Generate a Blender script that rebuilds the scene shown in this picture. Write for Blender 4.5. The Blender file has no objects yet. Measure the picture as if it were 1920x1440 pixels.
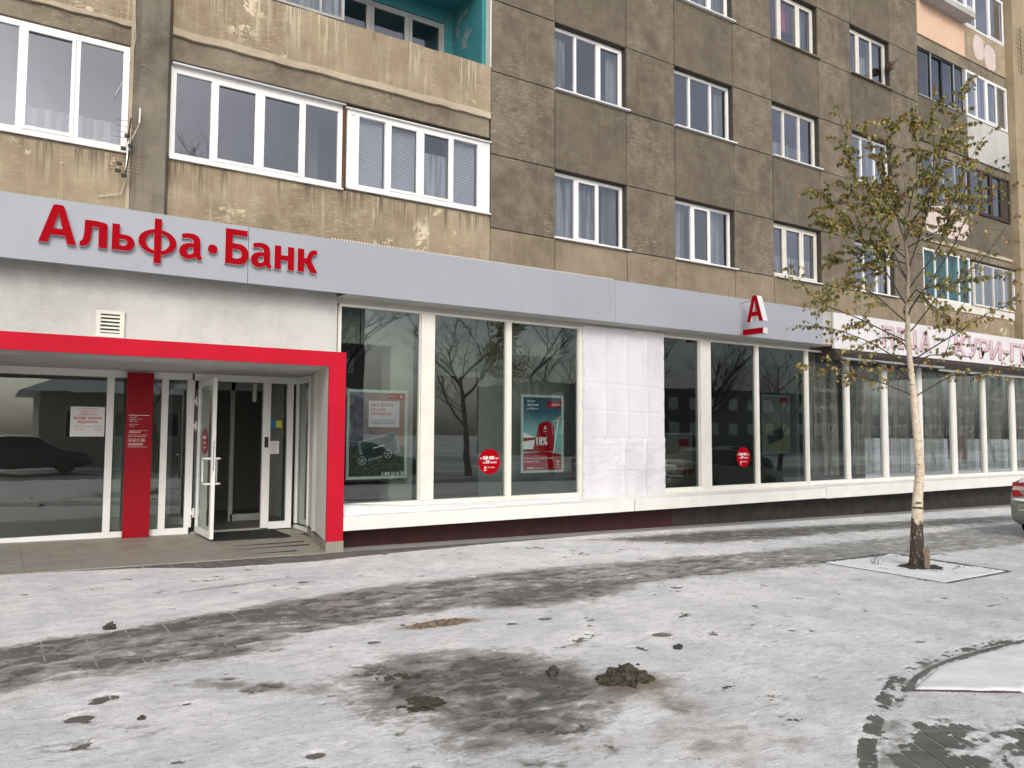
import bpy, bmesh, math, random
import numpy as np
from mathutils import Vector, Matrix
R = math.radians
rnd = random.Random(7)
scn = bpy.context.scene
COL = scn.collection

# ------------------------------------------------------------------ camera, sky, sun, exposure
cam = bpy.data.cameras.new('camera')
camo = bpy.data.objects.new('camera', cam)
COL.objects.link(camo)
scn.camera = camo
cam.sensor_width = 36.0
cam.lens = 36.0 * 1462.86 / 1920.0
cam.clip_start = 0.05
cam.clip_end = 2000
CR = Vector((0.835397, -0.549627, 0.004665))      # right
CD = Vector((0.037780, 0.048952, -0.998086))      # down
CF = Vector((0.548346, 0.833975, 0.061659))       # forward
camo.matrix_world = Matrix(((CR.x, -CD.x, -CF.x, 0.0), (CR.y, -CD.y, -CF.y, 0.0), (CR.z, -CD.z, -CF.z, 1.6), (0, 0, 0, 1)))

SUN_EL, SUN_AZ = 32.0, 202.0     # azimuth measured from +Y (into the facade) towards +X
w = bpy.data.worlds.new('World')
scn.world = w
w.use_nodes = True
nt = w.node_tree
nt.nodes.clear()
wo = nt.nodes.new('ShaderNodeOutputWorld')
bg = nt.nodes.new('ShaderNodeBackground')
sk = nt.nodes.new('ShaderNodeTexSky')
sk.sky_type = 'NISHITA'
sk.sun_disc = False
sk.sun_elevation = R(SUN_EL)
sk.sun_rotation = R(SUN_AZ)
sk.air_density = 1.0
sk.dust_density = 4.0
hs = nt.nodes.new('ShaderNodeHueSaturation')
hs.inputs['Saturation'].default_value = 0.42
tc = nt.nodes.new('ShaderNodeTexCoord')
cn = nt.nodes.new('ShaderNodeTexNoise')
cn.inputs['Scale'].default_value = 2.2
cn.inputs['Detail'].default_value = 6
mp = nt.nodes.new('ShaderNodeMapping')
mp.inputs['Scale'].default_value = (1, 1, 2.6)
cr_ = nt.nodes.new('ShaderNodeMapRange')
cr_.inputs['From Min'].default_value = 0.3
cr_.inputs['From Max'].default_value = 0.7
cr_.inputs['To Min'].default_value = 1.0
cr_.inputs['To Max'].default_value = 1.75
mx = nt.nodes.new('ShaderNodeMix')
mx.data_type = 'RGBA'
mx.blend_type = 'MULTIPLY'
mx.inputs[0].default_value = 1.0
nt.links.new(sk.outputs[0], hs.inputs['Color'])
nt.links.new(tc.outputs['Generated'], mp.inputs[0])
nt.links.new(mp.outputs[0], cn.inputs['Vector'])
nt.links.new(cn.outputs[0], cr_.inputs[0])
nt.links.new(hs.outputs[0], mx.inputs[6])
nt.links.new(cr_.outputs[0], mx.inputs[7])
nt.links.new(mx.outputs[2], bg.inputs['Color'])
bg.inputs['Strength'].default_value = 0.135
nt.links.new(bg.outputs[0], wo.inputs[0])

sl = bpy.data.lights.new('sun', 'SUN')
sl.energy = 1.0
sl.angle = R(18)
sl.color = (1.0, 0.95, 0.87)
so = bpy.data.objects.new('sun', sl)
COL.objects.link(so)
a, e = R(SUN_AZ), R(SUN_EL)
sd = Vector((math.sin(a) * math.cos(e), math.cos(a) * math.cos(e), math.sin(e)))
so.rotation_euler = (-sd).to_track_quat('-Z', 'Y').to_euler()
so.location = sd * 60

vs = scn.view_settings
vs.view_transform = 'Standard'
vs.look = 'None'
vs.gamma = 1
vs.use_curve_mapping = False
vs.exposure = -0.20
scn.cycles.max_bounces = 8
scn.cycles.transparent_max_bounces = 16
scn.cycles.use_denoising = True

# ------------------------------------------------------------------ material helpers
class NT:
    def __init__(s, name):
        s.m = bpy.data.materials.new(name)
        s.m.use_nodes = True
        s.t = s.m.node_tree
        s.t.nodes.clear()
        s.out = s.n('OutputMaterial')
    def n(s, k, **kw):
        nd = s.t.nodes.new('ShaderNode' + k)
        for a_, v in kw.items():
            setattr(nd, a_, v)
        return nd
    def put(s, sock, v):
        if v is None:
            return
        if hasattr(v, 'is_linked') or hasattr(v, 'links'):
            s.t.links.new(v, sock)
        elif isinstance(v, (tuple, list)) and len(v) == 3 and sock.type == 'RGBA':
            sock.default_value = (*v, 1)
        else:
            sock.default_value = v
    def pos(s, scale=(1, 1, 1), rot=(0, 0, 0)):
        g = s.n('NewGeometry')
        mp_ = s.n('Mapping')
        s.t.links.new(g.outputs['Position'], mp_.inputs[0])
        mp_.inputs['Scale'].default_value = scale
        mp_.inputs['Rotation'].default_value = rot
        return mp_.outputs[0]
    def noise(s, vec, scale=1, detail=4, rough=.55, dist=0):
        nd = s.n('TexNoise')
        s.put(nd.inputs['Vector'], vec)
        nd.inputs['Scale'].default_value = scale
        nd.inputs['Detail'].default_value = detail
        nd.inputs['Roughness'].default_value = rough
        nd.inputs['Distortion'].default_value = dist
        return nd.outputs[0]
    def rng(s, v, a_, b, c=0, d=1):
        nd = s.n('MapRange', interpolation_type='SMOOTHSTEP')
        s.put(nd.inputs[0], v)
        for i, q in enumerate((a_, b, c, d)):
            nd.inputs[i + 1].default_value = q
        return nd.outputs[0]
    def mix(s, f, a_, b, blend='MIX'):
        nd = s.n('Mix', data_type='RGBA', blend_type=blend)
        s.put(nd.inputs[0], f)
        s.put(nd.inputs[6], a_)
        s.put(nd.inputs[7], b)
        return nd.outputs[2]
    def math(s, op, a_, b=None):
        nd = s.n('Math', operation=op)
        s.put(nd.inputs[0], a_)
        if b is not None:
            s.put(nd.inputs[1], b)
        return nd.outputs[0]
    def attr(s, name):
        nd = s.n('Attribute', attribute_name=name)
        return nd.outputs['Fac']
    def bump(s, h, strength=.3, dist=.01):
        nd = s.n('Bump')
        s.put(nd.inputs['Height'], h)
        nd.inputs['Strength'].default_value = strength
        nd.inputs['Distance'].default_value = dist
        return nd.outputs[0]
    def pbr(s, col, rough=.8, bump=None, metal=0, spec=.5, coat=0, sub=0):
        p = s.n('BsdfPrincipled')
        s.put(p.inputs['Base Color'], col)
        s.put(p.inputs['Roughness'], rough)
        s.put(p.inputs['Metallic'], metal)
        s.put(p.inputs['Specular IOR Level'], spec)
        if coat:
            p.inputs['Coat Weight'].default_value = coat
            p.inputs['Coat Roughness'].default_value = .08
        if bump is not None:
            s.t.links.new(bump, p.inputs['Normal'])
        s.t.links.new(p.outputs[0], s.out.inputs[0])
        return p

def rgb(r, g, b):   # sRGB 0-255 to linear
    def f(c):
        c /= 255
        return c / 12.92 if c <= .04045 else ((c + .055) / 1.055) ** 2.4
    return (f(r), f(g), f(b))

def simple(name, col, rough=.6, var=.12, scale=6, metal=0, spec=.5, bump=0.0, coat=0, dirt=0.0, dirtcol=(.12, .1, .08)):
    t = NT(name)
    p = t.pos()
    n1 = t.noise(p, scale, 5)
    dark = tuple(c * (1 - var) for c in col)
    lite = tuple(min(1, c * (1 + var)) for c in col)
    c = t.mix(t.rng(n1, .3, .7), dark, lite)
    if dirt:
        n2 = t.noise(t.pos((3, 3, .7)), 1.4, 6, .65)
        c = t.mix(t.rng(n2, .5, .85, 0, dirt), c, dirtcol)
    b = t.bump(t.noise(p, scale * 8, 4), bump, .004) if bump else None
    t.pbr(c, rough, b, metal, spec, coat)
    return t.m

M = {}
def stucco(name, base, lite, dark, streak, rotdeg=35, patch=0.6, streakamt=.0, peel=0.0, peelcol=(.6, .52, .4), drips=()):
    t = NT(name)
    p = t.pos()
    big = t.noise(p, .55, 5, .6)
    mid = t.noise(p, 3.0, 6, .65)
    c = t.mix(t.rng(big, .32, .68), dark, base)
    c = t.mix(t.rng(mid, .35, .75, 0, .4), c, lite)
    # rubbed, lighter scratches on the rough cast
    sc = t.noise(t.pos((3, 3, 14), (0, R(rotdeg), 0)), 3.2, 7, .75, .6)
    wh = t.noise(p, .9, 3, .5)
    f = t.math('MULTIPLY', t.rng(sc, .50, .64), t.rng(wh, .40, .60, 0, min(1, patch * 1.35)))
    c = t.mix(f, c, lite)
    if streakamt:
        st = t.noise(t.pos((5, 5, .28)), 2.4, 6, .7)
        c = t.mix(t.rng(st, .52, .75, 0, streakamt), c, streak)
        st2 = t.noise(t.pos((9, 9, .35)), 1.7, 5, .7)
        c = t.mix(t.rng(st2, .55, .8, 0, streakamt * .8), c, dark)
    if peel:
        pe = t.noise(p, 2.6, 8, .75, .4)
        m_ = t.noise(p, .8, 2)
        f = t.math('MULTIPLY', t.rng(pe, .57, .60), t.rng(m_, .48, .6, 0, peel))
        c = t.mix(f, c, peelcol)
    if drips:
        g_ = t.n('NewGeometry'); sx_ = t.n('SeparateXYZ'); t.t.links.new(g_.outputs['Position'], sx_.inputs[0])
        zw = t.math('ADD', sx_.outputs[2], t.math('MULTIPLY', t.math('SUBTRACT', t.noise(t.pos((2.5, 2.5, .02)), 2.2, 3), .5), 1.1))
        near = None
        for (za, zb_, dcol, th) in drips:
            dn = t.noise(t.pos((4.2, 4.2, .10)), 2.0 + za * .01, 5, .75)
            f = t.math('MULTIPLY', t.rng(dn, th, th + .07), t.rng(zw, za, zb_))
            f = t.math('MULTIPLY', f, t.rng(sx_.outputs[2], zb_ + .25, zb_ + .2))
            c = t.mix(t.math('MULTIPLY', f, .85), c, dcol)
    gr_ = t.noise(t.pos((.6, .6, .18)), .9, 4, .6)
    c = t.mix(t.rng(gr_, .46, .72, 0, .38), c, dark)
    h = t.math('ADD', t.noise(p, 55, 5, .7), t.noise(p, 9, 4))
    t.pbr(c, .93, t.bump(h, .75, .012), spec=.25)
    return t.m

M['brown'] = stucco('brown_roughcast', (.158, .133, .100), (.36, .315, .25), (.108, .090, .067), (.27, .235, .18), 35, .52, .5)
M['brown2'] = stucco('brown_roughcast_smooth', (.146, .123, .092), (.25, .22, .17), (.105, .088, .066), (.25, .22, .17), -20, .42, .40)
M['tan'] = stucco('tan_render', (.345, .278, .188), (.53, .45, .33), (.215, .165, .108), (.62, .52, .38), 10, .5, .8, 1.0, (.68, .59, .43), drips=((7.05, 7.75, (.66, .58, .43), .53), (4.6, 5.2, (.64, .55, .40), .55), (4.75, 5.2, (.13, .105, .075), .50), (7.3, 7.8, (.15, .12, .085), .56)))
M['tanlow'] = stucco('tan_brown_render', (.27, .22, .155), (.40, .335, .25), (.17, .137, .098), (.38, .32, .23), 10, .4, .55)
M['beam'] = stucco('grey_beam_concrete', (.24, .205, .15), (.40, .35, .26), (.12, .10, .075), (.3, .26, .2), 5, .9, .3)
M['lip'] = stucco('pale_lip_render', (.52, .45, .34), (.64, .57, .45), (.33, .27, .19), (.4, .3, .2), 5, .5, .3)
M['pier'] = stucco('pier_concrete', (.26, .23, .18), (.37, .33, .27), (.10, .088, .068), (.12, .1, .08), 5, .5, .55)
M['pilaster'] = stucco('tan_pilaster', (.38, .30, .20), (.46, .38, .27), (.28, .22, .14), (.4, .35, .28), 5, .3, .3)
M['teal'] = stucco('teal_paint', (.045, .235, .26), (.08, .30, .31), (.035, .18, .21), (.1, .3, .3), 5, .2, .2, .55, (.42, .36, .30))
M['peach'] = stucco('peach_paint', (.72, .50, .37), (.76, .55, .42), (.62, .42, .31), (.6, .45, .35), 5, .2, .15)
M['greywhite'] = stucco('grey_white_render', (.50, .50, .48), (.60, .60, .58), (.36, .36, .35), (.3, .3, .28), 5, .4, .5)
M['pinkpatch'] = stucco('pink_white_filler', (.66, .56, .53), (.7, .6, .57), (.55, .46, .43), (.6, .5, .5), 5, .2, .1)
M['plaster'] = stucco('white_plaster', (.58, .575, .56), (.66, .655, .64), (.44, .435, .42), (.35, .345, .33), 5, .3, .28)
M['joint'] = simple('joint_dark', (.05, .042, .034), .95)
M['pvc'] = simple('white_plastic_frame', (.80, .80, .79), .35, .03, 3, spec=.5, dirt=.18, dirtcol=(.45, .42, .37))
M['oldwhite'] = simple('old_white_paint', (.70, .68, .62), .55, .06, 5, dirt=.55, dirtcol=(.36, .32, .26), bump=.15)
M['cream'] = simple('cream_painted_metal', (.74, .725, .67), .5, .04, 3, dirt=.32, dirtcol=(.45, .41, .34))
M['cream2'] = simple('white_painted_ledge', (.78, .77, .73), .55, .04, 3, dirt=.35, dirtcol=(.5, .47, .42))
M['greyframe'] = simple('grey_wood_frame', (.36, .37, .36), .6, .1, 8, bump=.2)
M['alu'] = simple('aluminium', (.60, .61, .62), .35, .05, 5, metal=.7)
M['darkwood'] = simple('dark_brown_wood', (.055, .04, .032), .6, .2, 9, bump=.3)
M['fascia'] = simple('grey_metal_fascia', (.345, .365, .41), .42, .035, .7, spec=.4, dirt=.22, dirtcol=(.22, .215, .22))
M['soffit'] = simple('grey_soffit', (.42, .41, .38), .7, .05, 3)
M['red'] = simple('red_paint', (.50, .010, .030), .65, .05, 2, bump=.05, spec=.1, dirt=.18, dirtcol=(.30, .02, .03))
M['redsign'] = simple('red_sign_acrylic', (.335, .001, .007), .6, .03, 3, spec=.05)
M['signside'] = simple('sign_side_white', (.70, .70, .70), .4, .03)
M['darkred'] = simple('dark_red_panel', (.30, .003, .012), .4, .04, 2, spec=.2)
M['plinthred'] = simple('maroon_plinth', (.040, .010, .011), .8, .25, 4, bump=.2)
M['plinth'] = simple('dark_grey_plinth', (.034, .031, .027), .85, .3, 4, bump=.3)
M['tile'] = simple('beige_stone_tile', (.30, .275, .235), .55, .10, 2.2, bump=.08, dirt=.35, dirtcol=(.17, .155, .13))
M['grout'] = simple('grout', (.11, .10, .085), .95)
M['slab'] = simple('paving_slab_grey', (.135, .133, .122), .62, .22, 5, bump=.35)
M['slabred'] = simple('paving_kerb_red', (.13, .085, .08), .7, .2, 5, bump=.3)
M['mat'] = simple('black_rubber_mat', (.022, .022, .022), .8, .2, 30, bump=.6)
M['steel'] = simple('brushed_steel', (.45, .45, .45), .35, .1, 20, metal=.8)
M['black'] = simple('black_plastic', (.02, .02, .02), .5)
M['rust'] = simple('rusty_steel', (.12, .05, .025), .8, .3, 20)
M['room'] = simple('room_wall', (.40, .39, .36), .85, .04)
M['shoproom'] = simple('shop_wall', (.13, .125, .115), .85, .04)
M['roomfloor'] = simple('room_floor', (.16, .15, .135), .5, .1)
M['partition'] = simple('grey_partition', (.21, .215, .20), .7, .04, 1)
M['blindw'] = simple('white_blind', (.62, .63, .66), .6, .03)
M['paperw'] = simple('white_paper', (.72, .72, .72), .7, .03)
M['ink_red'] = simple('red_ink', (.45, .02, .05), .6)
M['ink_black'] = simple('black_ink', (.02, .02, .02), .6)
M['ink_white'] = simple('white_ink', (.85, .85, .85), .5, .02)
M['pinkletter'] = simple('faded_pink_letter', (.62, .45, .51), .55, .10, 6)
M['pubboard'] = simple('white_sign_board', (.72, .70, .72), .5, .05, 2, dirt=.35, dirtcol=(.42, .36, .34))
M['drop_shadow'] = simple('dark_drop_shadow', (.22, .14, .16), .6)
M['awning'] = simple('dark_brown_awning', (.045, .032, .028), .6, .25, 6, bump=.2)
M['curt_white'] = None
M['snow'] = simple('clean_snow', (.80, .81, .83), .75, .05, 4, bump=.25)
M['soil'] = simple('bare_soil', (.06, .05, .04), .95, .3, 12, bump=.6)
M['wood'] = simple('weathered_board', (.22, .17, .12), .85, .2, 10, bump=.4)

def glass(name, tint=(.9, .93, .92), refl=1.0, rough=0.0, ior=1.52, cap=.55, gcol=(.87, .89, 1.0)):
    t = NT(name)
    fr = t.n('Fresnel')
    fr.inputs[0].default_value = ior
    if refl != 1:
        fac = t.math('MINIMUM', t.math('MULTIPLY', fr.outputs[0], refl), cap)
    else:
        fac = fr.outputs[0]
    gm = t.n('NewGeometry')       # only the outer face mirrors
    fac = t.math('MULTIPLY', fac, t.math('SUBTRACT', 1.0, gm.outputs['Backfacing']))
    tr = t.n('BsdfTransparent')
    tr.inputs[0].default_value = (*[c ** .5 for c in tint], 1)
    gl = t.n('BsdfGlossy')
    gl.inputs['Roughness'].default_value = rough
    gl.inputs['Color'].default_value = (*gcol, 1)
    nb = t.bump(t.noise(t.pos(), 1.3, 2), .05, .02)
    t.t.links.new(nb, gl.inputs['Normal'])
    ms = t.n('MixShader')
    t.put(ms.inputs[0], fac)
    t.t.links.new(tr.outputs[0], ms.inputs[1])
    t.t.links.new(gl.outputs[0], ms.inputs[2])
    t.t.links.new(ms.outputs[0], t.out.inputs[0])
    return t.m
M['glass'] = glass('window_glass', (.80, .82, .86), 4.4)
M['shopglass'] = glass('shop_glass', (.60, .67, .65), 3.6, cap=.34, gcol=(.93, 1.0, .96))
M['pubglass'] = glass('pub_glass', (.78, .82, .80), 2.0, cap=.4, gcol=(.95, 1.0, .97))
M['darkglass'] = glass('dark_tinted_glass', (.28, .32, .32), 2.2, cap=.3, gcol=(.92, 1.0, .97))
M['greyglass'] = glass('grey_glass', (.35, .38, .42), 2.6)

def curtain_mat(name, col, fold=24, bands=False, op=.8):
    t = NT(name)
    g = t.pos((1, 1, .05))
    n1 = t.noise(g, fold * .35, 3, .6)
    c = t.mix(t.rng(n1, .36, .62), tuple(x * .55 for x in col), col)  # fold shading painted into the colour as darker vertical stripes
    fac = t.rng(n1, .36, .62, op * .55, op)
    if bands:
        wv = t.n('TexWave', wave_type='BANDS', bands_direction='Z', wave_profile='SIN')
        t.t.links.new(t.pos(), wv.inputs[0])
        wv.inputs['Scale'].default_value = .78
        wv.inputs['Distortion'].default_value = .25
        wv.inputs['Detail'].default_value = 3
        wv.inputs['Detail Scale'].default_value = 9
        b = t.rng(wv.outputs[1], .82, .93)
        la = t.rng(t.noise(t.pos((1, 1, 1)), 45, 2), .45, .55)
        b = t.math('MULTIPLY', b, t.math('ADD', la, .25))
        b = t.math('MULTIPLY', b, t.rng(t.noise(t.pos((1, 1, .3)), 1.7, 4), .35, .7, .1, .8))
        c = t.mix(b, c, (.62, .64, .62))
        fac = t.math('MAXIMUM', fac, t.math('MULTIPLY', b, .8))
    d = t.n('BsdfDiffuse')
    t.put(d.inputs[0], c)
    tl = t.n('BsdfTranslucent')
    t.put(tl.inputs[0], c)
    m1 = t.n('MixShader')
    m1.inputs[0].default_value = .3
    t.t.links.new(d.outputs[0], m1.inputs[1])
    t.t.links.new(tl.outputs[0], m1.inputs[2])
    tr = t.n('BsdfTransparent')
    m2 = t.n('MixShader')
    t.put(m2.inputs[0], fac)
    t.t.links.new(tr.outputs[0], m2.inputs[1])
    t.t.links.new(m1.outputs[0], m2.inputs[2])
    t.t.links.new(m2.outputs[0], t.out.inputs[0])
    return t.m
M['curtain'] = curtain_mat('white_net_curtain', (.62, .64, .66), 24, False, .75)
M['curtain2'] = curtain_mat('grey_green_curtain', (.42, .45, .42), 16, False, .95)
M['lace'] = curtain_mat('lace_curtain_with_bands', (.40, .40, .37), 22, True, .62)
M['pinkcurt'] = curtain_mat('pink_curtain', (.62, .12, .25), 16, False, .95)

# ------------------------------------------------------------------ geometry helpers
class MB:
    def __init__(s):
        s.v, s.f = [], []
    def box(s, x0, x1, y0, y1, z0, z1):
        b = len(s.v)
        s.v += [(x0, y0, z0), (x1, y0, z0), (x1, y1, z0), (x0, y1, z0), (x0, y0, z1), (x1, y0, z1), (x1, y1, z1), (x0, y1, z1)]
        s.f += [tuple(b + i for i in q) for q in ((0, 3, 2, 1), (4, 5, 6, 7), (0, 1, 5, 4), (1, 2, 6, 5), (2, 3, 7, 6), (3, 0, 4, 7))]
        return s
    def quad(s, *p):
        b = len(s.v)
        s.v += [tuple(q) for q in p]
        s.f.append(tuple(range(b, b + len(p))))
        return s
    def prism(s, pts, d):   # closed polygon pts (3d, planar) extruded by vector d
        b = len(s.v)
        n = len(pts)
        d = Vector(d)
        s.v += [tuple(p) for p in pts] + [tuple(Vector(p) + d) for p in pts]
        s.f.append(tuple(range(b, b + n)))
        s.f.append(tuple(range(b + 2 * n - 1, b + n - 1, -1)))
        for i in range(n):
            j = (i + 1) % n
            s.f.append((b + j, b + i, b + n + i, b + n + j))
        return s
    def tube(s, pts, rads, n=6, cap=True):
        b = len(s.v)
        pts = [Vector(p) for p in pts]
        if not hasattr(rads, '__len__'):
            rads = [rads] * len(pts)
        up = Vector((0.13, 0.27, 1)).normalized()
        for i, p in enumerate(pts):
            d = (pts[min(i + 1, len(pts) - 1)] - pts[max(i - 1, 0)])
            if d.length < 1e-9:
                d = Vector((0, 0, 1))
            d.normalize()
            a_ = d.cross(up)
            if a_.length < .05:
                a_ = d.cross(Vector((1, 0, 0)))
            a_.normalize()
            c = d.cross(a_)
            for k in range(n):
                t = 2 * math.pi * k / n
                s.v.append(tuple(p + (a_ * math.cos(t) + c * math.sin(t)) * rads[i]))
        for i in range(len(pts) - 1):
            for k in range(n):
                k2 = (k + 1) % n
                s.f.append((b + i * n + k, b + i * n + k2, b + (i + 1) * n + k2, b + (i + 1) * n + k))
        if cap:
            s.f.append(tuple(b + k for k in range(n))[::-1])
            s.f.append(tuple(b + (len(pts) - 1) * n + k for k in range(n)))
        return s
    def disc(s, c, r, axis='y', depth=.004, n=28, ry=None):
        ry = ry or r
        pts = []
        for k in range(n):
            t = 2 * math.pi * k / n
            u, v = r * math.cos(t), ry * math.sin(t)
            pts.append((c[0] + u, c[1], c[2] + v) if axis == 'y' else ((c[0], c[1] + u, c[2] + v) if axis == 'x' else (c[0] + u, c[1] + v, c[2])))
        return s.prism(pts, {'y': (0, depth, 0), 'x': (depth, 0, 0), 'z': (0, 0, depth)}[axis])

WL = {}
def wloc(o):
    return WL.get(o.name, Vector((0, 0, 0))) if o else Vector((0, 0, 0))
def obj(name, mb, mat=None, parent=None, smooth=False, bevel=0, origin=None, mats=None, fm=None):
    v = np.array(mb.v, dtype=float)
    if origin is None:
        lo, hi = v.min(0), v.max(0)
        origin = Vector(((lo[0] + hi[0]) / 2, (lo[1] + hi[1]) / 2, lo[2]))
    origin = Vector(origin)
    me = bpy.data.meshes.new(name)
    me.from_pydata([tuple(q) for q in (v - np.array(origin))], [], mb.f)
    for m_ in (mats or [mat]):
        if m_:
            me.materials.append(m_)
    if fm:
        me.polygons.foreach_set('material_index', fm)
    if smooth:
        me.polygons.foreach_set('use_smooth', [True] * len(me.polygons))
    me.update()
    o = bpy.data.objects.new(name, me)
    COL.objects.link(o)
    place(o, origin, parent)
    if bevel:
        b = o.modifiers.new('bevel', 'BEVEL')
        b.width = bevel
        b.segments = 2
        b.limit_method = 'ANGLE'
    return o
def place(o, origin, parent):
    origin = Vector(origin)
    WL[o.name] = origin
    if parent:
        o.parent = parent
    o.location = origin - wloc(parent)
def tag(o, label=None, cat=None, group=None, kind=None):
    if label: o['label'] = label
    if cat: o['category'] = cat
    if group: o['group'] = group
    if kind: o['kind'] = kind
    return o
def empty(name, loc, parent=None):
    o = bpy.data.objects.new(name, None)
    o.empty_display_size = .3
    COL.objects.link(o)
    place(o, loc, parent)
    return o
def copy_tree(o, parent=None):
    c = o.copy()
    COL.objects.link(c)
    WL[c.name] = wloc(o)
    if parent:
        c.parent = parent
    for ch in list(o.children):
        copy_tree(ch, c)
    return c

def text_mb(body, x0, x1, z0, z1, y, depth=.002, bold=0.0, align='fit', size=None, res=3):
    """text lying in the XZ plane facing -Y; fitted to the box (or height only, left aligned)"""
    cu = bpy.data.curves.new('t', 'FONT')
    cu.body = body
    cu.size = 1
    cu.resolution_u = res
    cu.offset = bold
    cu.extrude = .5
    o = bpy.data.objects.new('t', cu)
    COL.objects.link(o)
    dg = bpy.context.evaluated_depsgraph_get()
    dg.update()
    me = bpy.data.meshes.new_from_object(o.evaluated_get(dg))
    bpy.data.objects.remove(o)
    v = np.array([q.co[:] for q in me.vertices]) if len(me.vertices) else np.zeros((1, 3))
    lo, hi = v.min(0), v.max(0)
    sz = (z1 - z0) / max(1e-6, hi[1] - lo[1])
    if align == 'fit':
        sx = (x1 - x0) / max(1e-6, hi[0] - lo[0])
        ox = x0
    else:
        sx = min(sz, (x1 - x0) / max(1e-6, hi[0] - lo[0]))
        ox = x0 if align == 'left' else (x0 + x1) / 2 - sx * (hi[0] - lo[0]) / 2
    m = MB()
    for q in v:
        m.v.append((ox + (q[0] - lo[0]) * sx, y - (q[2] + .5) * depth, z0 + (q[1] - lo[1]) * sz))
    m.f = [tuple(p.vertices) for p in me.polygons]
    bpy.data.meshes.remove(me)
    return m
def join(*ms):
    r = MB()
    for m in ms:
        b = len(r.v)
        r.v += m.v
        r.f += [tuple(i + b for i in f) for f in m.f]
    return r

def outline_mb(contours, x0, x1, z0, z1, y, depth):
    cu = bpy.data.curves.new('t', 'CURVE')
    cu.dimensions = '2D'
    cu.fill_mode = 'BOTH'
    cu.extrude = .5
    for c in contours:
        sp_ = cu.splines.new('POLY')
        sp_.points.add(len(c) - 1)
        for i, (a_, b) in enumerate(c):
            sp_.points[i].co = (x0 + a_ * (x1 - x0), z0 + b * (z1 - z0), 0, 1)
        sp_.use_cyclic_u = True
    o = bpy.data.objects.new('t', cu)
    COL.objects.link(o)
    dg = bpy.context.evaluated_depsgraph_get()
    dg.update()
    me = bpy.data.meshes.new_from_object(o.evaluated_get(dg))
    bpy.data.objects.remove(o)
    m = MB()
    m.v = [(q.co[0], y - (q.co[2] + .5) * depth, q.co[1]) for q in me.vertices]
    m.f = [tuple(p.vertices) for p in me.polygons]
    bpy.data.meshes.remove(me)
    return m
def _arc(cx, cy, rx, ry, a0, a1, n=12):
    return [(cx + rx * math.cos(R(a0 + (a1 - a0) * k / n)), cy + ry * math.sin(R(a0 + (a1 - a0) * k / n))) for k in range(n + 1)]
_ta = math.degrees(math.acos(.095 / .5)); _tb = math.degrees(math.acos(.095 / .31))
GL = {
 'А': [[(0, 0), (.24, 0), (.31, .21), (.69, .21), (.76, 0), (1, 0), (.655, .95), (.62, .99), (.56, 1), (.44, 1), (.38, .99), (.345, .95)], [(.375, .38), (.625, .38), (.5, .79)]],
 'л': [[(0, 0), (.15, .0), (.27, .05), (.35, .16), (.40, .35), (.44, .77), (.68, .77), (.68, 0), (1, 0), (1, .91), (.88, .965), (.6, 1), (.17, 1), (.15, .5), (.12, .30), (.07, .20), (0, .17)]],
 'ь': [[(0, 0), (.6, 0)] + _arc(.6, .31, .4, .31, -85, 85) + [(.33, .62), (.33, 1), (0, 1)], [(.33, .19), (.52, .19)] + _arc(.52, .31, .15, .12, -85, 85, 8) + [(.33, .43)]],
 'ф': [[(.405, 0), (.595, 0)] + _arc(.5, .475, .5, .285, -_ta, _ta, 22) + [(.595, 1), (.405, 1)] + _arc(.5, .475, .5, .285, 180 - _ta, 180 + _ta, 22),
       _arc(.5, .475, .31, .205, -_tb, _tb, 14), _arc(.5, .475, .31, .205, 180 - _tb, 180 + _tb, 14)],
 'а': [[(1.0, .0), (.84, -.01), (.74, .09), (.66, .05), (.52, .0), (.34, -.01), (.18, .03), (.05, .13), (.0, .28), (.05, .43), (.18, .55), (.40, .61), (.64, .62), (.63, .72), (.55, .79), (.38, .81), (.12, .76), (.12, .95), (.40, 1.0), (.66, .99), (.83, .93), (.93, .82), (.96, .68), (.96, .20), (1.05, .08)],
       [(.64, .45), (.46, .44), (.36, .37), (.34, .28), (.40, .19), (.52, .18), (.64, .25)]],
 'Б': [[(0, 0), (.55, 0)] + _arc(.55, .30, .45, .30, -80, 80) + [(.30, .60), (.30, .83), (.93, .83), (.93, 1), (0, 1)], [(.30, .17), (.50, .17)] + _arc(.50, .30, .2, .13, -80, 80, 8) + [(.30, .43)]],
 'н': [[(0, 0), (.33, 0), (.33, .39), (.67, .39), (.67, 0), (1, 0), (1, 1), (.67, 1), (.67, .61), (.33, .61), (.33, 1), (0, 1)]],
 'к': [[(0, 0), (.33, 0), (.33, .38), (.40, .38), (.66, 0), (1.04, 0), (.70, .52), (.76, .70), (.84, .79), (1, .80), (1, 1), (.80, 1), (.62, .92), (.52, .76), (.47, .63), (.42, .60), (.33, .60), (.33, 1), (0, 1)]],
}
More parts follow.
